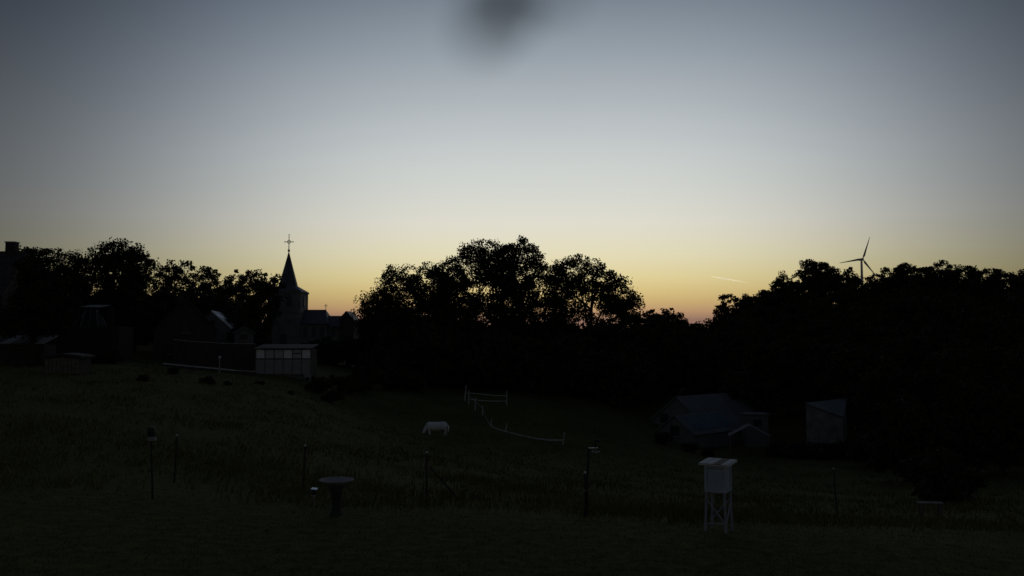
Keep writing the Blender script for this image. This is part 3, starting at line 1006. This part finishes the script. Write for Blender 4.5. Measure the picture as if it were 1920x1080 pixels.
# terrace wall with a pale coping
wl_ = thing('terrace_wall', 'low terrace wall with a thin pale coping left of the garden room', 'wall')
pts = [(305, 681, 88), (345, 685, 88.5), (400, 690, 89), (440, 694, 90), (478, 696, 91)]
for (a, b) in zip(pts[:-1], pts[1:]):
    A, B = P(*a), P(*b)
    q4 = [A, B, B + Vector((.05, .3, 0)), A + Vector((.05, .3, 0))]
    MB().slab(q4, .09).build('coping', M_CONC if a[0] > 400 else M_P3, wl_)
    za, zb = H(A.x, A.y) - .6, H(B.x, B.y) - .6
    m = MB()
    d1, d2 = Vector((.01, .04, -.092)), Vector((.04, .26, -.092))
    vs_ = [A + d1, B + d1, B + d2, A + d2]
    vs_ += [Vector((v.x, v.y, min(za, zb, v.z - .3))) for v in vs_]
    m.add(vs_, [(0, 1, 2, 3), (7, 6, 5, 4), (0, 4, 5, 1), (1, 5, 6, 2), (2, 6, 7, 3), (3, 7, 4, 0)]).build('wall_panel', M_BRICK, wl_)
uw = thing('upper_wall', 'faint upper garden wall below the dark tiled house', 'wall')
pts = [(325, 636, 98), (365, 640, 98.5), (420, 643, 99.2), (478, 644, 100)]
for (a, b) in zip(pts[:-1], pts[1:]):
    A, B = P(*a), P(*b)
    MB().slab([A, B, B + Vector((.05, .3, 0)), A + Vector((.05, .3, 0))], .08).build('coping', M_CONC, uw)
    za = min(H(A.x, A.y), H(B.x, B.y)) - .6
    d1, d2 = Vector((.01, .04, -.082)), Vector((.04, .26, -.082))
    vs_ = [A + d1, B + d1, B + d2, A + d2]
    vs_ += [Vector((v.x, v.y, za)) for v in vs_]
    MB().add(vs_, [(0, 1, 2, 3), (7, 6, 5, 4), (0, 4, 5, 1), (1, 5, 6, 2), (2, 6, 7, 3), (3, 7, 4, 0)]).build('wall_panel', M_BRICK, uw)
# garden lamp post in front of the terrace wall (unlit)
A = P(412, 668, 86)
zg = H(A.x, 86)
lp = thing('lamp_post', 'slim pale post with a small round head before the terrace wall', 'lamp post', (A.x, 86, zg))
hh = A.z - zg
MB().tube([(0, 0, -.3), (0, 0, hh - .2)], [.07, .05], 8).build('post', M_P2, lp)
MB().lathe([(.02, -.16), (.13, -.08), (.15, .02), (.1, .13), (.02, .17)], 12, (0, 0, hh - .12)).build('lamp_head', M_P3, lp, True)

# garden shed left
Ys = 66.0
x0, x1 = X(88, Ys), X(148, Ys)
sx0 = (x0 + x1) / 2
zg = H(sx0, Ys)
zt = P(118, 662, Ys).z - zg
shd, _, _ = gabled('garden_shed', 'small board clad garden shed at the left side of the meadow', 'shed', (sx0, Ys, zg), R(8), x1 - x0, 2.6, zt - .16, zt, base=-.5, wall=M_DARKW, roof=M_TILE)
nb = 9
for i in range(nb):
    w_ = (x1 - x0) / nb
    x = -(x1 - x0) / 2 + w_ * (i + .5)
    top = zt - .3 - .1 * abs(x)
    MB().box((x, -.03, top / 2), (w_ - .03, .05, top - .02)).build('plank', M_WOOD, shd)
# lean-to at the left edge
Ys = 74.0
x0, x1 = X(-40, Ys), X(86, Ys)
zg = H((x0 + x1) / 2, Ys)
lt = thing('lean_to', 'low lean-to with patchy pale roof sheets at the left edge', 'lean-to', ((x0 + x1) / 2, Ys, zg))
ww = x1 - x0
za, zb = P(40, 644, Ys).z - zg, P(40, 631, Ys).z - zg
MB().box((0, 1.0, (za - .8) / 2), (ww - .3, 1.9, za + .6)).build('wall', M_DARKW, lt)
for i in range(6):
    xa = -ww / 2 + i * ww / 6 + .02
    xb = -ww / 2 + (i + 1) * ww / 6 - .02
    MB().slab([(xa, -.25, za + .02), (xb, -.25, za + .02), (xb, 2.1, zb + .1), (xa, 2.1, zb + .1)], .05).build('roof_sheet', (M_GREYSHEET, M_TILE, M_P2)[i % 3], lt)

# ------------------------------------------------------------------ buildings on the right
A = P(1305, 815, 95)
yaw = R(-46)           # ridge runs right and away
rdir = Vector((math.sin(-yaw), math.cos(-yaw), 0))
perp = Vector((rdir.y, -rdir.x, 0))
w2 = 2.7
apx = A - perp * w2
zg = H(apx.x, apx.y)
b1, rb1, _ = gabled('barn', 'low front barn with a dull blue roof in the valley on the right', 'barn', (apx.x, apx.y, zg), yaw, 2 * w2 - .4, 10.2,
                    A.z - zg + .1, P(1264, 778, apx.y).z - zg, wall=M_REND, roof=M_GREYSHEET, over=.2)
zE, zR = A.z - zg + .1, P(1264, 778, apx.y).z - zg
hwb = w2 - .2
for i in range(6):     # blue roof sheets
    u0, u1 = .12, .86
    v0 = 1.2 + i * 1.2
    v1 = v0 + 1.17
    f_ = lambda u, v_: (hwb * u, v_, zR + (zE - zR) * u + .05)
    MB().slab([f_(u0, v0), f_(u1, v0), f_(u1, v1), f_(u0, v1)], .03).build('roof_sheet', M_BLUE, rb1)
window(b1, 0, 1.2, 1.0, 1.0)
A2 = P(1269, 743, 104.5)
zg = H(A2.x, A2.y)
b2, rb2, _ = gabled('barn', 'taller rear barn with a plain grey roof behind the blue roofed one', 'barn', (A2.x, A2.y, zg), yaw, 7.4, 13.5,
                    A2.z - zg - 2.9, A2.z - zg, wall=M_REND, roof=M_GREYSHEET)
window(b2, -1.8, 1.4, 1.0, 1.0)
# small shelter with a pitched roof
Yp = 92.0
A = P(1405, 797, Yp)
zg = H(A.x, Yp)
hs_ = 38 * Yp / F
zE = P(1405, 818, Yp).z - zg
zA = A.z - zg
shl = thing('shelter', 'small open shelter with a pitched roof beside the blue roofed barn', 'shelter', (A.x, Yp, zg), R(-12))
rf = MB().slab([(0, 0, zA), (hs_, 0, zE), (hs_, 2.6, zE), (0, 2.6, zA)], .07).build('roof', M_GREYSHEET, shl)
MB().slab([(-.004, 2.6, zA), (-hs_, 2.6, zE), (-hs_, 0, zE), (-.004, 0, zA)], .07).build('roof', M_GREYSHEET, shl)
MB().tube([(-hs_, -.05, zE), (0, -.05, zA)], .05, 6).build('verge_board', M_P3, shl)
MB().tube([(0.06, -.05, zA - .03), (hs_, -.05, zE)], .05, 6).build('verge_board', M_P2, shl)
for x in (-hs_ + .2, hs_ - .2):
    for y in (.15, 2.4):
        MB().box((x, y, (zE - .3) / 2), (.1, .1, zE + .28)).build('post', M_WOOD, shl)
Yp = 99.0
x0, x1 = X(1397, Yp), X(1438, Yp)
zg = H((x0 + x1) / 2, Yp)
zt = P(1418, 778, Yp).z - zg
ob = thing('outbuilding', 'small flat roofed outbuilding behind the open shelter', 'outbuilding', ((x0 + x1) / 2, Yp, zg))
MB().box((0, 1.1, (zt - 1) / 2), (x1 - x0, 2.2, zt + 1)).build('wall', M_REND, ob)
MB().box((0, 1.05, zt + .06), (x1 - x0 + .25, 2.5, .12)).build('roof', M_GREYSHEET, ob)
window(ob, 0, zt - .9, .8, .7)

# pale shed with a skewed roof
A, B, C = P(1511, 757, 96), P(1580, 783, 93), P(1587, 748, 101)
D = P(1517, 756.5, 101)
ctr = (A + C) / 2
zg = H(ctr.x, ctr.y)
ps = thing('pale_shed', 'pale shed with a lopsided roof at the foot of the right wood', 'shed', (ctr.x, ctr.y, zg))
o_ = Vector((ctr.x, ctr.y, zg))
la, lb, lc, ld = [v - o_ for v in (A, B, C, D)]
MB().slab([v + Vector((v.x * .05, v.y * .05, .1)) for v in (la, lb, lc, ld)], .09).build('roof', M_GREYSHEET, ps)
top4 = [v - Vector((0, 0, .06)) for v in (la, lb, lc, ld)]
bot4 = [Vector((v.x, v.y, -1)) for v in top4]
MB().add(top4 + bot4, [(3, 2, 1, 0), (4, 5, 6, 7), (0, 1, 5, 4), (1, 2, 6, 5), (2, 3, 7, 6), (3, 0, 4, 7)]).build('wall', mat('dull_wall', (.2, .2, .19), .85, .3, 1.2), ps)  # wall in a dull grey with random tone
f_ = lambda u, v_: la + (lb - la) * u + (ld - la) * v_ + Vector((0, 0, .16))
MB().slab([f_(.78, .2), f_(.95, .2), f_(.95, .7), f_(.78, .7)], .1).build('roof_hatch', M_BLACK, ps)
dirw = (lb - la)
dn = Vector((dirw.y, -dirw.x, 0)).normalized() * .04
q0, q1 = la + dirw * .55 + dn, la + dirw * .85 + dn
MB().add([Vector((q0.x, q0.y, 0)), Vector((q1.x, q1.y, 0)), Vector((q1.x, q1.y, 1.9)), Vector((q0.x, q0.y, 1.9)),
          Vector((q0.x, q0.y, 0)) - dn, Vector((q1.x, q1.y, 0)) - dn, Vector((q1.x, q1.y, 1.9)) - dn, Vector((q0.x, q0.y, 1.9)) - dn],
         [(0, 1, 2, 3), (1, 5, 6, 2), (4, 0, 3, 7), (3, 2, 6, 7)]).build('door', MATS['dull_wall'], ps)

# ------------------------------------------------------------------ paddock fence
pf = thing('paddock_fence', 'white paddock posts with sagging white tape across the lower meadow', 'fence')
pst = [((872, 736), 748, 101), ((874, 722), 745, 100.5), ((879, 732), 757, 98), ((891, 746), 771, 94), ((905, 760), 776, 91),
       ((921, 785), 804, 85), ((951, 794), 810, 83), ((1058.5, 810), 838, 79.5), ((950, 732), 758, 99)]
for (tp, by, Yd) in pst:
    T = P(tp[0], tp[1], Yd)
    lean = {921: 1, 951: -5, 1058.5: -4.5, 874: -2}.get(tp[0], 0)
    Bx = X(tp[0] + lean, Yd)
    zb = H(Bx, Yd)
    if T.z - zb < .7:
        T.z = zb + .7 + .1 * random.Random(int(tp[0])).random()
    MB().tube([(Bx, Yd, zb - .2), T], [.055, .045], 7).build('post', M_P3, pf)


def tape(pts, w=.045, m=M_TAPE, name='tape'):
    vs_, fs = [], []
    for i, p in enumerate(pts):
        vs_ += [p + Vector((0, 0, w)), p - Vector((0, 0, w)), p + Vector((0, .01, w)), p + Vector((0, .01, -w))]
    n = len(pts)
    for i in range(n - 1):
        a, b = i * 4, i * 4 + 4
        fs += [(a, a + 1, b + 1, b), (a + 2, b + 2, b + 3, a + 3), (a, b, b + 2, a + 2), (a + 1, a + 3, b + 3, b + 1)]
    return MB().add(vs_, fs).build(name, m, pf)


def curve_px(ctrl, n=40):
    out = []
    ts = np.linspace(0, len(ctrl) - 1, n)
    k = np.arange(len(ctrl))
    for t in ts:
        px, py, Yd = (float(np.interp(t, k, [c[j] for c in ctrl])) for j in range(3))
        p = P(px, py, Yd)
        p.z = max(p.z, H(p.x, p.y) + .06)
        out.append(p)
    return out


tape(curve_px([(905, 765, 91), (909, 778, 88.5), (914, 789, 86.5), (921, 799, 85), (930, 804, 84.2), (946, 808, 83), (962, 813, 82.3), (985, 819, 81.5), (1005, 822, 81), (1030, 825, 80), (1055, 825, 79.5)], 60))
tape(curve_px([(880, 737, 98), (900, 738.5, 98.5), (925, 741.5, 99), (949, 742, 99)], 16), .025)
tape(curve_px([(880, 748, 98), (900, 751, 98.5), (925, 752, 99), (949, 752, 99)], 16), .025)
tape(curve_px([(874, 735, 100.5), (879, 740, 98), (891, 753, 94), (905, 765, 91)], 16), .022)

# ------------------------------------------------------------------ pony
Yq = 78.0
pxs = X(818, Yq)
zg = H(pxs, Yq)
po = thing('pony', 'pale pony grazing with its head down on the meadow', 'pony', (pxs, Yq, zg), R(6))


def loft(mb, rings, n=14):
    """rings: (x, y, z, half width, half height, dx, dz of the spine)"""
    vs_, fs = [], []
    for (x, y, z, hw__, hh__, dx_, dz_) in rings:
        l_ = math.hypot(dx_, dz_)
        nx, nz = -dz_ / l_, dx_ / l_
        for k in range(n):
            a_ = 2 * math.pi * k / n
            vs_.append((x + nx * hh__ * math.sin(a_), y + hw__ * math.cos(a_), z + nz * hh__ * math.sin(a_)))
    for i in range(len(rings) - 1):
        for k in range(n):
            fs.append((i * n + k, i * n + (k + 1) % n, (i + 1) * n + (k + 1) % n, (i + 1) * n + k))
    fs += [tuple(range(n))[::-1], tuple(range((len(rings) - 1) * n, len(rings) * n))]
    mb.add(vs_, fs)


# facing -x (left), about 1.25 m at the withers, head in the grass
bm_ = MB()
loft(bm_, [(1.0, 0, .86, .1, .14, -1, .1), (.92, 0, .88, .22, .28, -1, .05), (.7, 0, .87, .29, .37, -1, 0), (.4, 0, .84, .31, .38, -1, 0), (0, 0, .8, .33, .4, -1, 0),
           (-.35, 0, .82, .31, .4, -1, 0), (-.58, 0, .87, .25, .36, -1, -.1), (-.74, 0, .84, .16, .28, -1, -.5)])
loft(bm_, [(-.55, 0, .92, .15, .24, -1, -.7), (-.78, 0, .74, .12, .2, -1, -1), (-.95, 0, .54, .1, .16, -.8, -1), (-1.03, 0, .42, .09, .14, -.6, -1)])
loft(bm_, [(-1.0, 0, .46, .06, .09, -.6, -1), (-1.05, 0, .36, .095, .13, -.5, -1), (-1.13, 0, .22, .075, .1, -.5, -1), (-1.19, 0, .1, .055, .07, -.5, -1), (-1.21, 0, .06, .03, .04, -.5, -1)])
for (bx_, by_, back) in ((.7, .15, 1), (.82, -.15, 1), (-.48, .14, 0), (-.58, -.14, 0)):
    if back:
        bm_.tube([(bx_, by_, .85), (bx_ - .04, by_, .58), (bx_ + .1, by_, .4), (bx_ + .07, by_, .12), (bx_ + .03, by_, .0)], [.2, .13, .07, .05, .065], 9)
    else:
        bm_.tube([(bx_, by_, .75), (bx_ - .01, by_, .42), (bx_, by_, .26), (bx_ - .01, by_, .1), (bx_ - .04, by_, .0)], [.15, .08, .06, .048, .06], 9)
for sy in (-.07, .07):
    bm_.tube([(-1.0, sy, .45), (-.97, sy * 1.4, .56)], [.04, .015], 6)
raw = bm_.build('body', M_PONY)
md = raw.modifiers.new('union', 'REMESH'); md.mode = 'VOXEL'; md.voxel_size = .025
md = raw.modifiers.new('soften', 'SMOOTH'); md.iterations = 4
dg = bpy.context.evaluated_depsgraph_get()
me2 = bpy.data.meshes.new_from_object(raw.evaluated_get(dg))
bpy.data.objects.remove(raw)
me2.name = 'body'
me2.materials.clear(); me2.materials.append(M_PONY)
me2.polygons.foreach_set('use_smooth', [True] * len(me2.polygons))
bo = bpy.data.objects.new('body', me2)
col.objects.link(bo)
bo.parent = po
MB().tube([(.98, 0, .95), (1.08, 0, .85), (1.1, .02, .55), (1.08, .03, .3)], [.05, .08, .09, .03], 8).build('tail', M_PONY, po, True)
MB().tube([(-.5, 0, 1.17), (-.72, .02, 1.0), (-.92, .03, .76), (-1.03, .03, .56)], [.06, .09, .08, .04], 8).build('mane', M_PONY, po, True)

# ------------------------------------------------------------------ garden fence
gf = thing('garden_fence', 'thin post and wire fence along the lawn edge', 'fence')
fp = [(60, 838, 29, 0), (332, 818, 24.5, 0), (572, 837, 25, 0), (800, 850, 23.6, 2), (1097, 888, 21, 0), (1300, 892, 25, 0), (1563, 880, 33, 0)]
tops = []
for (px, py, Yd, ln) in fp:
    T = P(px, py, Yd)
    bx_ = X(px + ln, Yd)
    zb = H(bx_, Yd)
    tops.append((T, Vector((bx_, Yd, zb))))
    if px in (60, 1300):
        continue
    po_ = MB().tube([(bx_, Yd, zb - .3), T], [.03, .026], 8).build('post', M_DARKW, gf)
    MB().lathe([(.01, -.02), (.026, -.015), (.03, .01), (.018, .03), (.005, .036)], 10, (T.x, T.y, T.z + .02)).build('insulator_cap', M_WHITE, po_, True)
for fr in (.55, .95):
    for (a, b) in zip(tops[:-1], tops[1:]):
        A, B = a[1].lerp(a[0], fr), b[1].lerp(b[0], fr)
        pts = [A.lerp(B, t / 8) - Vector((0, 0, .12 * (1 - (2 * t / 8 - 1) ** 2))) for t in range(9)]
        MB().tube(pts, .0016, 4).build('wire', M_DARKW, gf)
# diagonal brace of the middle post
T = P(806, 876, 23.6)
Bp = P(868, 912, 24.2)
MB().tube([T, (Bp.x, Bp.y, H(Bp.x, Bp.y) - .1)], .024, 7).build('brace', M_DARKW, gf)

# ------------------------------------------------------------------ Stevenson screen
Yw = 18.2
xs = X(1343, Yw)
zg = H(xs, Yw)
sc_ = thing('instrument_screen', 'white louvred weather instrument box on four tall legs on the lawn', 'weather box', (xs, Yw, zg), R(-31))
w, dpt = .43, .43
zb, zt = .80, 1.335
bd = MB()
for (x, y) in ((-1, -1), (1, -1), (1, 1), (-1, 1)):
    bd.box((x * (w / 2 - .02), y * (dpt / 2 - .02), (zb + zt) / 2), (.045, .045, zt - zb))
for z in (zb + .025, zt - .025):
    for y in (-1, 1):
        bd.box((0, y * (dpt / 2 - .021), z), (w - .085, .04, .05))
    for x in (-1, 1):
        bd.box((x * (w / 2 - .021), 0, z), (.04, dpt - .085, .05))
bd.box((0, 0, zb + .012), (w - .09, dpt - .09, .02))
body = bd.build('body', M_OLDW, sc_)
ns = 9
for i in range(ns):
    z = zb + .085 + i * (zt - zb - .14) / ns
    for (side, rz_) in ((0, 0), (1, math.pi / 2), (2, math.pi), (3, -math.pi / 2)):
        m = MB()
        q = [(-w / 2 + .045, -dpt / 2 + .01, z - .028), (w / 2 - .045, -dpt / 2 + .01, z - .028), (w / 2 - .045, -dpt / 2 + .05, z + .03), (-w / 2 + .045, -dpt / 2 + .05, z + .03)]
        m.slab(q, .009)
        o = m.build('slat', M_OLDW, body)
        o.rotation_euler = (0, 0, rz_)
rf = MB()
rf.slab([(-.31, -.3, zt + .04), (.31, -.3, zt + .04), (.31, .3, zt + .075), (-.31, .3, zt + .075)], .03)
rfo = rf.build('roof', M_WHITE, sc_)
for i in range(4):
    x = -.31 + .155 * (i + .5)
    MB().slab([(x - .07, -.32, zt + .052), (x + .07, -.32, zt + .052), (x + .07, .31, zt + .09), (x - .07, .31, zt + .09)], .012).build('roof_board', M_WOOD if i == 2 else M_P3, rfo)
MB().box((0, 0, zt + .012), (w - .02, dpt - .02, .05)).build('roof_block', M_OLDW, sc_)
M_LEG = mat('leg_paint', (.3, .32, .36), .75, .2, 6)
for (x, y) in ((-1, -1), (1, -1), (1, 1), (-1, 1)):
    MB().tube([(x * .22, y * .22, -.15), (x * (w / 2 - .03), y * (dpt / 2 - .03), zb)], .027, 4).build('leg', M_LEG, sc_)
MB().tube([(-.2, -.22, .68), (.2, -.225, .2)], .018, 4).build('brace', M_LEG, sc_)
MB().tube([(.22, -.18, .2), (.215, .18, .66)], .018, 4).build('brace', M_LEG, sc_)
MB().tube([(-.2, .22, .2), (.2, .22, .66)], .018, 4).build('brace', M_LEG, sc_)
MB().tube([(-.2, -.21, .16), (.2, -.21, .19)], .018, 4).build('brace', M_LEG, sc_)

# ------------------------------------------------------------------ bird bath
Yb = 20.0
xb = X(634, Yb)
zg = H(xb, Yb)
bb = thing('bird_bath', 'round stone bird bath on a thick pedestal on the lawn', 'bird bath', (xb, Yb, zg))
zt = P(634, 899.5, Yb).z - zg
MB().lathe([(.15, -.05), (.15, .03), (.12, .06), (.1, .1), (.1, .3), (.13, zt - .24), (.2, zt - .14), (.16, zt - .12)], 28).build('pedestal', mat('dark_stone', (.05, .05, .04), .95, .3, 9), bb, True)  # pedestal in a darker stone tone than the bowl
MB().lathe([(.14, zt - .14), (.2, zt - .12), (.33, zt - .05), (.385, zt - .015), (.39, zt + .005), (.375, zt + .012), (.345, zt), (.3, zt - .03), (.12, zt - .065), (.01, zt - .07)], 48).build('bowl', M_CONC, bb, True)
MB().lathe([(.005, 0), (.035, 0), (.04, .015), (.005, .03)], 14, (-.01, 0, zt - .068)).build('centre_spot', M_BLACK, bb, True)  # small black disc for the dark spot at the bowl centre

# small solar lamp by the bird bath
Yl = 21.2
xl_ = X(593, Yl)
zg = H(xl_, Yl)
sm_ = thing('solar_lamp', 'tiny garden light with a shiny pale top left of the bird bath', 'garden light', (xl_, Yl, zg), R(-10))
zt = P(593, 916.5, Yl).z - zg
M_SHINE = mat('solar_glass', (.8, .8, .78), .1, .05, 5, metal=1.0)
tp2 = MB().slab([(-.075, -.05, zt), (.075, -.05, zt - .012), (.075, .06, zt + .012), (-.075, .06, zt + .024)], .014).build('solar_panel', M_SHINE, sm_)
MB().lathe([(.045, zt - .14), (.055, zt - .12), (.055, zt - .025), (.03, zt - .02)], 14).build('lamp_body', M_BLACK, sm_, True)
for x in (-.04, .03):
    MB().lathe([(.004, -.012), (.014, 0), (.004, .012)], 10, (x, -.045, zt - .15)).build('glass_bead', M_WHITE, sm_, True)
MB().tube([(0, 0, -.1), (0, 0, zt - .13)], .012, 8).build('spike', M_STEEL, sm_)

# ------------------------------------------------------------------ weather masts
Ym = 19.8
xm = X(1095, Ym)
zg = H(xm, Ym)
wm = thing('weather_mast', 'dark weather mast with a short crossarm right of the meadow middle', 'weather mast', (xm, Ym, zg))
zt = P(1100, 840, Ym).z - zg
dx = X(1103, Ym) - xm
MB().tube([(0, 0, -.2), (dx * .6, 0, zt * .6), (dx, 0, zt)], [.032, .028, .026], 8).build('mast', M_BLACK, wm)
MB().box((dx + .1, 0, zt - .005), (.21, .06, .022)).build('crossarm', M_STEEL, wm)
xa = X(1115.5, Ym) - xm
MB().tube([(xa, 0, zt + .005), (xa, 0, zt + .17)], .014, 8).build('wind_vane_stem', M_BLACK, wm)
an_ = MB()
an_.lathe([(.01, -.03), (.035, -.02), (.03, .03), (.01, .04)], 12, (xa, 0, zt + .16))
an_.box((xa + .03, 0, zt + .15), (.12, .008, .05))
an_.build('wind_vane', M_BLACK, wm)
cu = MB()
for k in range(3):
    a = k * 2.1 + .4
    e = (xa + .075 * math.cos(a), .075 * math.sin(a), zt - .1)
    cu.tube([(xa, 0, zt - .1), e], .006, 5)
    cu.lathe([(.006, -.03), (.026, -.015), (.03, .015), (.008, .03)], 10, e)
cu.tube([(xa, 0, zt - .02), (xa, 0, zt - .12)], .012, 6)
cu.build('anemometer_cups', M_STEEL, wm)
MB().box((dx * .45 - .01, -.05, zt * .22), (.075, .06, .5)).build('cable_box', M_BLACK, wm)

Ym = 21.3
xm = X(294, Ym)
zg = H(xm, Ym)
wm2 = thing('sensor_mast', 'thin dark sensor mast with a black head at the left of the meadow', 'weather mast', (xm, Ym, zg))
zt = P(288, 826, Ym).z - zg
dx = X(287.5, Ym) - xm
MB().tube([(0, 0, -.2), (dx * .5, 0, zt * .5), (dx, 0, zt)], [.028, .024, .022], 8).build('mast', M_BLACK, wm2)
MB().lathe([(.05, 0), (.11, .02), (.11, .045), (.06, .05), (.105, .07), (.105, .09), (.05, .1)], 18, (dx + .03, 0, zt - .02)).build('radiation_shield', M_P2, wm2, True)
MB().lathe([(.07, 0), (.085, .02), (.085, .2), (.075, .22), (.03, .225)], 18, (dx, 0, zt + .1)).build('rain_gauge', M_BLACK, wm2, True)
MB().lathe([(.004, -.015), (.018, 0), (.004, .015)], 10, (dx + .12, -.03, zt + .03)).build('sensor_tip', M_WHITE, wm2, True)

# ------------------------------------------------------------------ low bench at the right
Yn = 31.0
xn = X(1735, Yn)
zg = H(xn, Yn)
bn_ = thing('bench', 'barely visible low wooden bench in the grass at the right', 'bench', (xn, Yn, zg), R(-8))
for i in range(3):
    MB().box((0, -.13 + .13 * i, .47), (.85, .11, .04)).build('plank', M_WOOD, bn_)
for x in (-.32, .32):
    for y in (-.13, .13):
        MB().box((x, y, .2), (.07, .06, .496)).build('leg', M_WOOD, bn_)

# ------------------------------------------------------------------ leaf shape standing in for a smear close to the lens, far out of focus
d_ = .11
s_ = d_ / F
lf = thing('lens_smear_leaf', 'dark blurred smear close to the lens at the top centre, modelled as a leaf', 'leaf', P(960, -60, d_))
o_ = P(960, -60, d_)
m = MB()
prof = [(0, -70, .04), (.12, -45, .45), (.3, -10, .8), (.5, 15, 1), (.7, 35, .85), (.88, 64, .55), (1, 88, .05)]
vs_, fs = [], []
for (t, py, wv) in prof:
    pxc = 948 - 52 * t + 10 * math.sin(t * 3)
    for sgn, bend in ((-1, .0016), (-.5, .0004), (0, 0), (.5, .0004), (1, .0016)):
        p = P(pxc + sgn * 54 * wv, py, d_) - o_
        vs_.append((p.x, p.y + bend * wv + .002 * math.sin(t * 3), p.z))
n0 = len(vs_)
vs_ += [(x, y + .0004, z) for x, y, z in vs_]
for i in range(len(prof) - 1):
    for k in range(4):
        a = i * 5 + k
        fs += [(a, a + 1, a + 6, a + 5), (n0 + a, n0 + a + 5, n0 + a + 6, n0 + a + 1)]
m.add(vs_, fs).build('blade', mat('smear_brown', (.06, .045, .035), .8, .3, 80), lf, True)
q0 = P(985, -70, d_) - o_
q1 = P(1010, -10, d_) - o_
MB().tube([q0, q0 + Vector((.002, .0, .01)), q0 + Vector((.001, .002, .05)), q0 + Vector((0, .0, .3))], [.0005, .0006, .0007, .001], 6).build('stalk', M_DARKW, lf)
m = MB()
vs_ = [P(x, y, d_ + dd) - o_ for (x, y, dd) in ((975, -40, 0), (1000, -45, .001), (1060, -25, 0), (1065, 0, 0), (1020, 8, .001), (990, -10, 0))]
vs_ += [v + Vector((0, .0004, 0)) for v in vs_]
m.add(vs_, [(0, 1, 2, 3, 4, 5), (11, 10, 9, 8, 7, 6)]).build('leaflet', MATS['smear_brown'], lf)
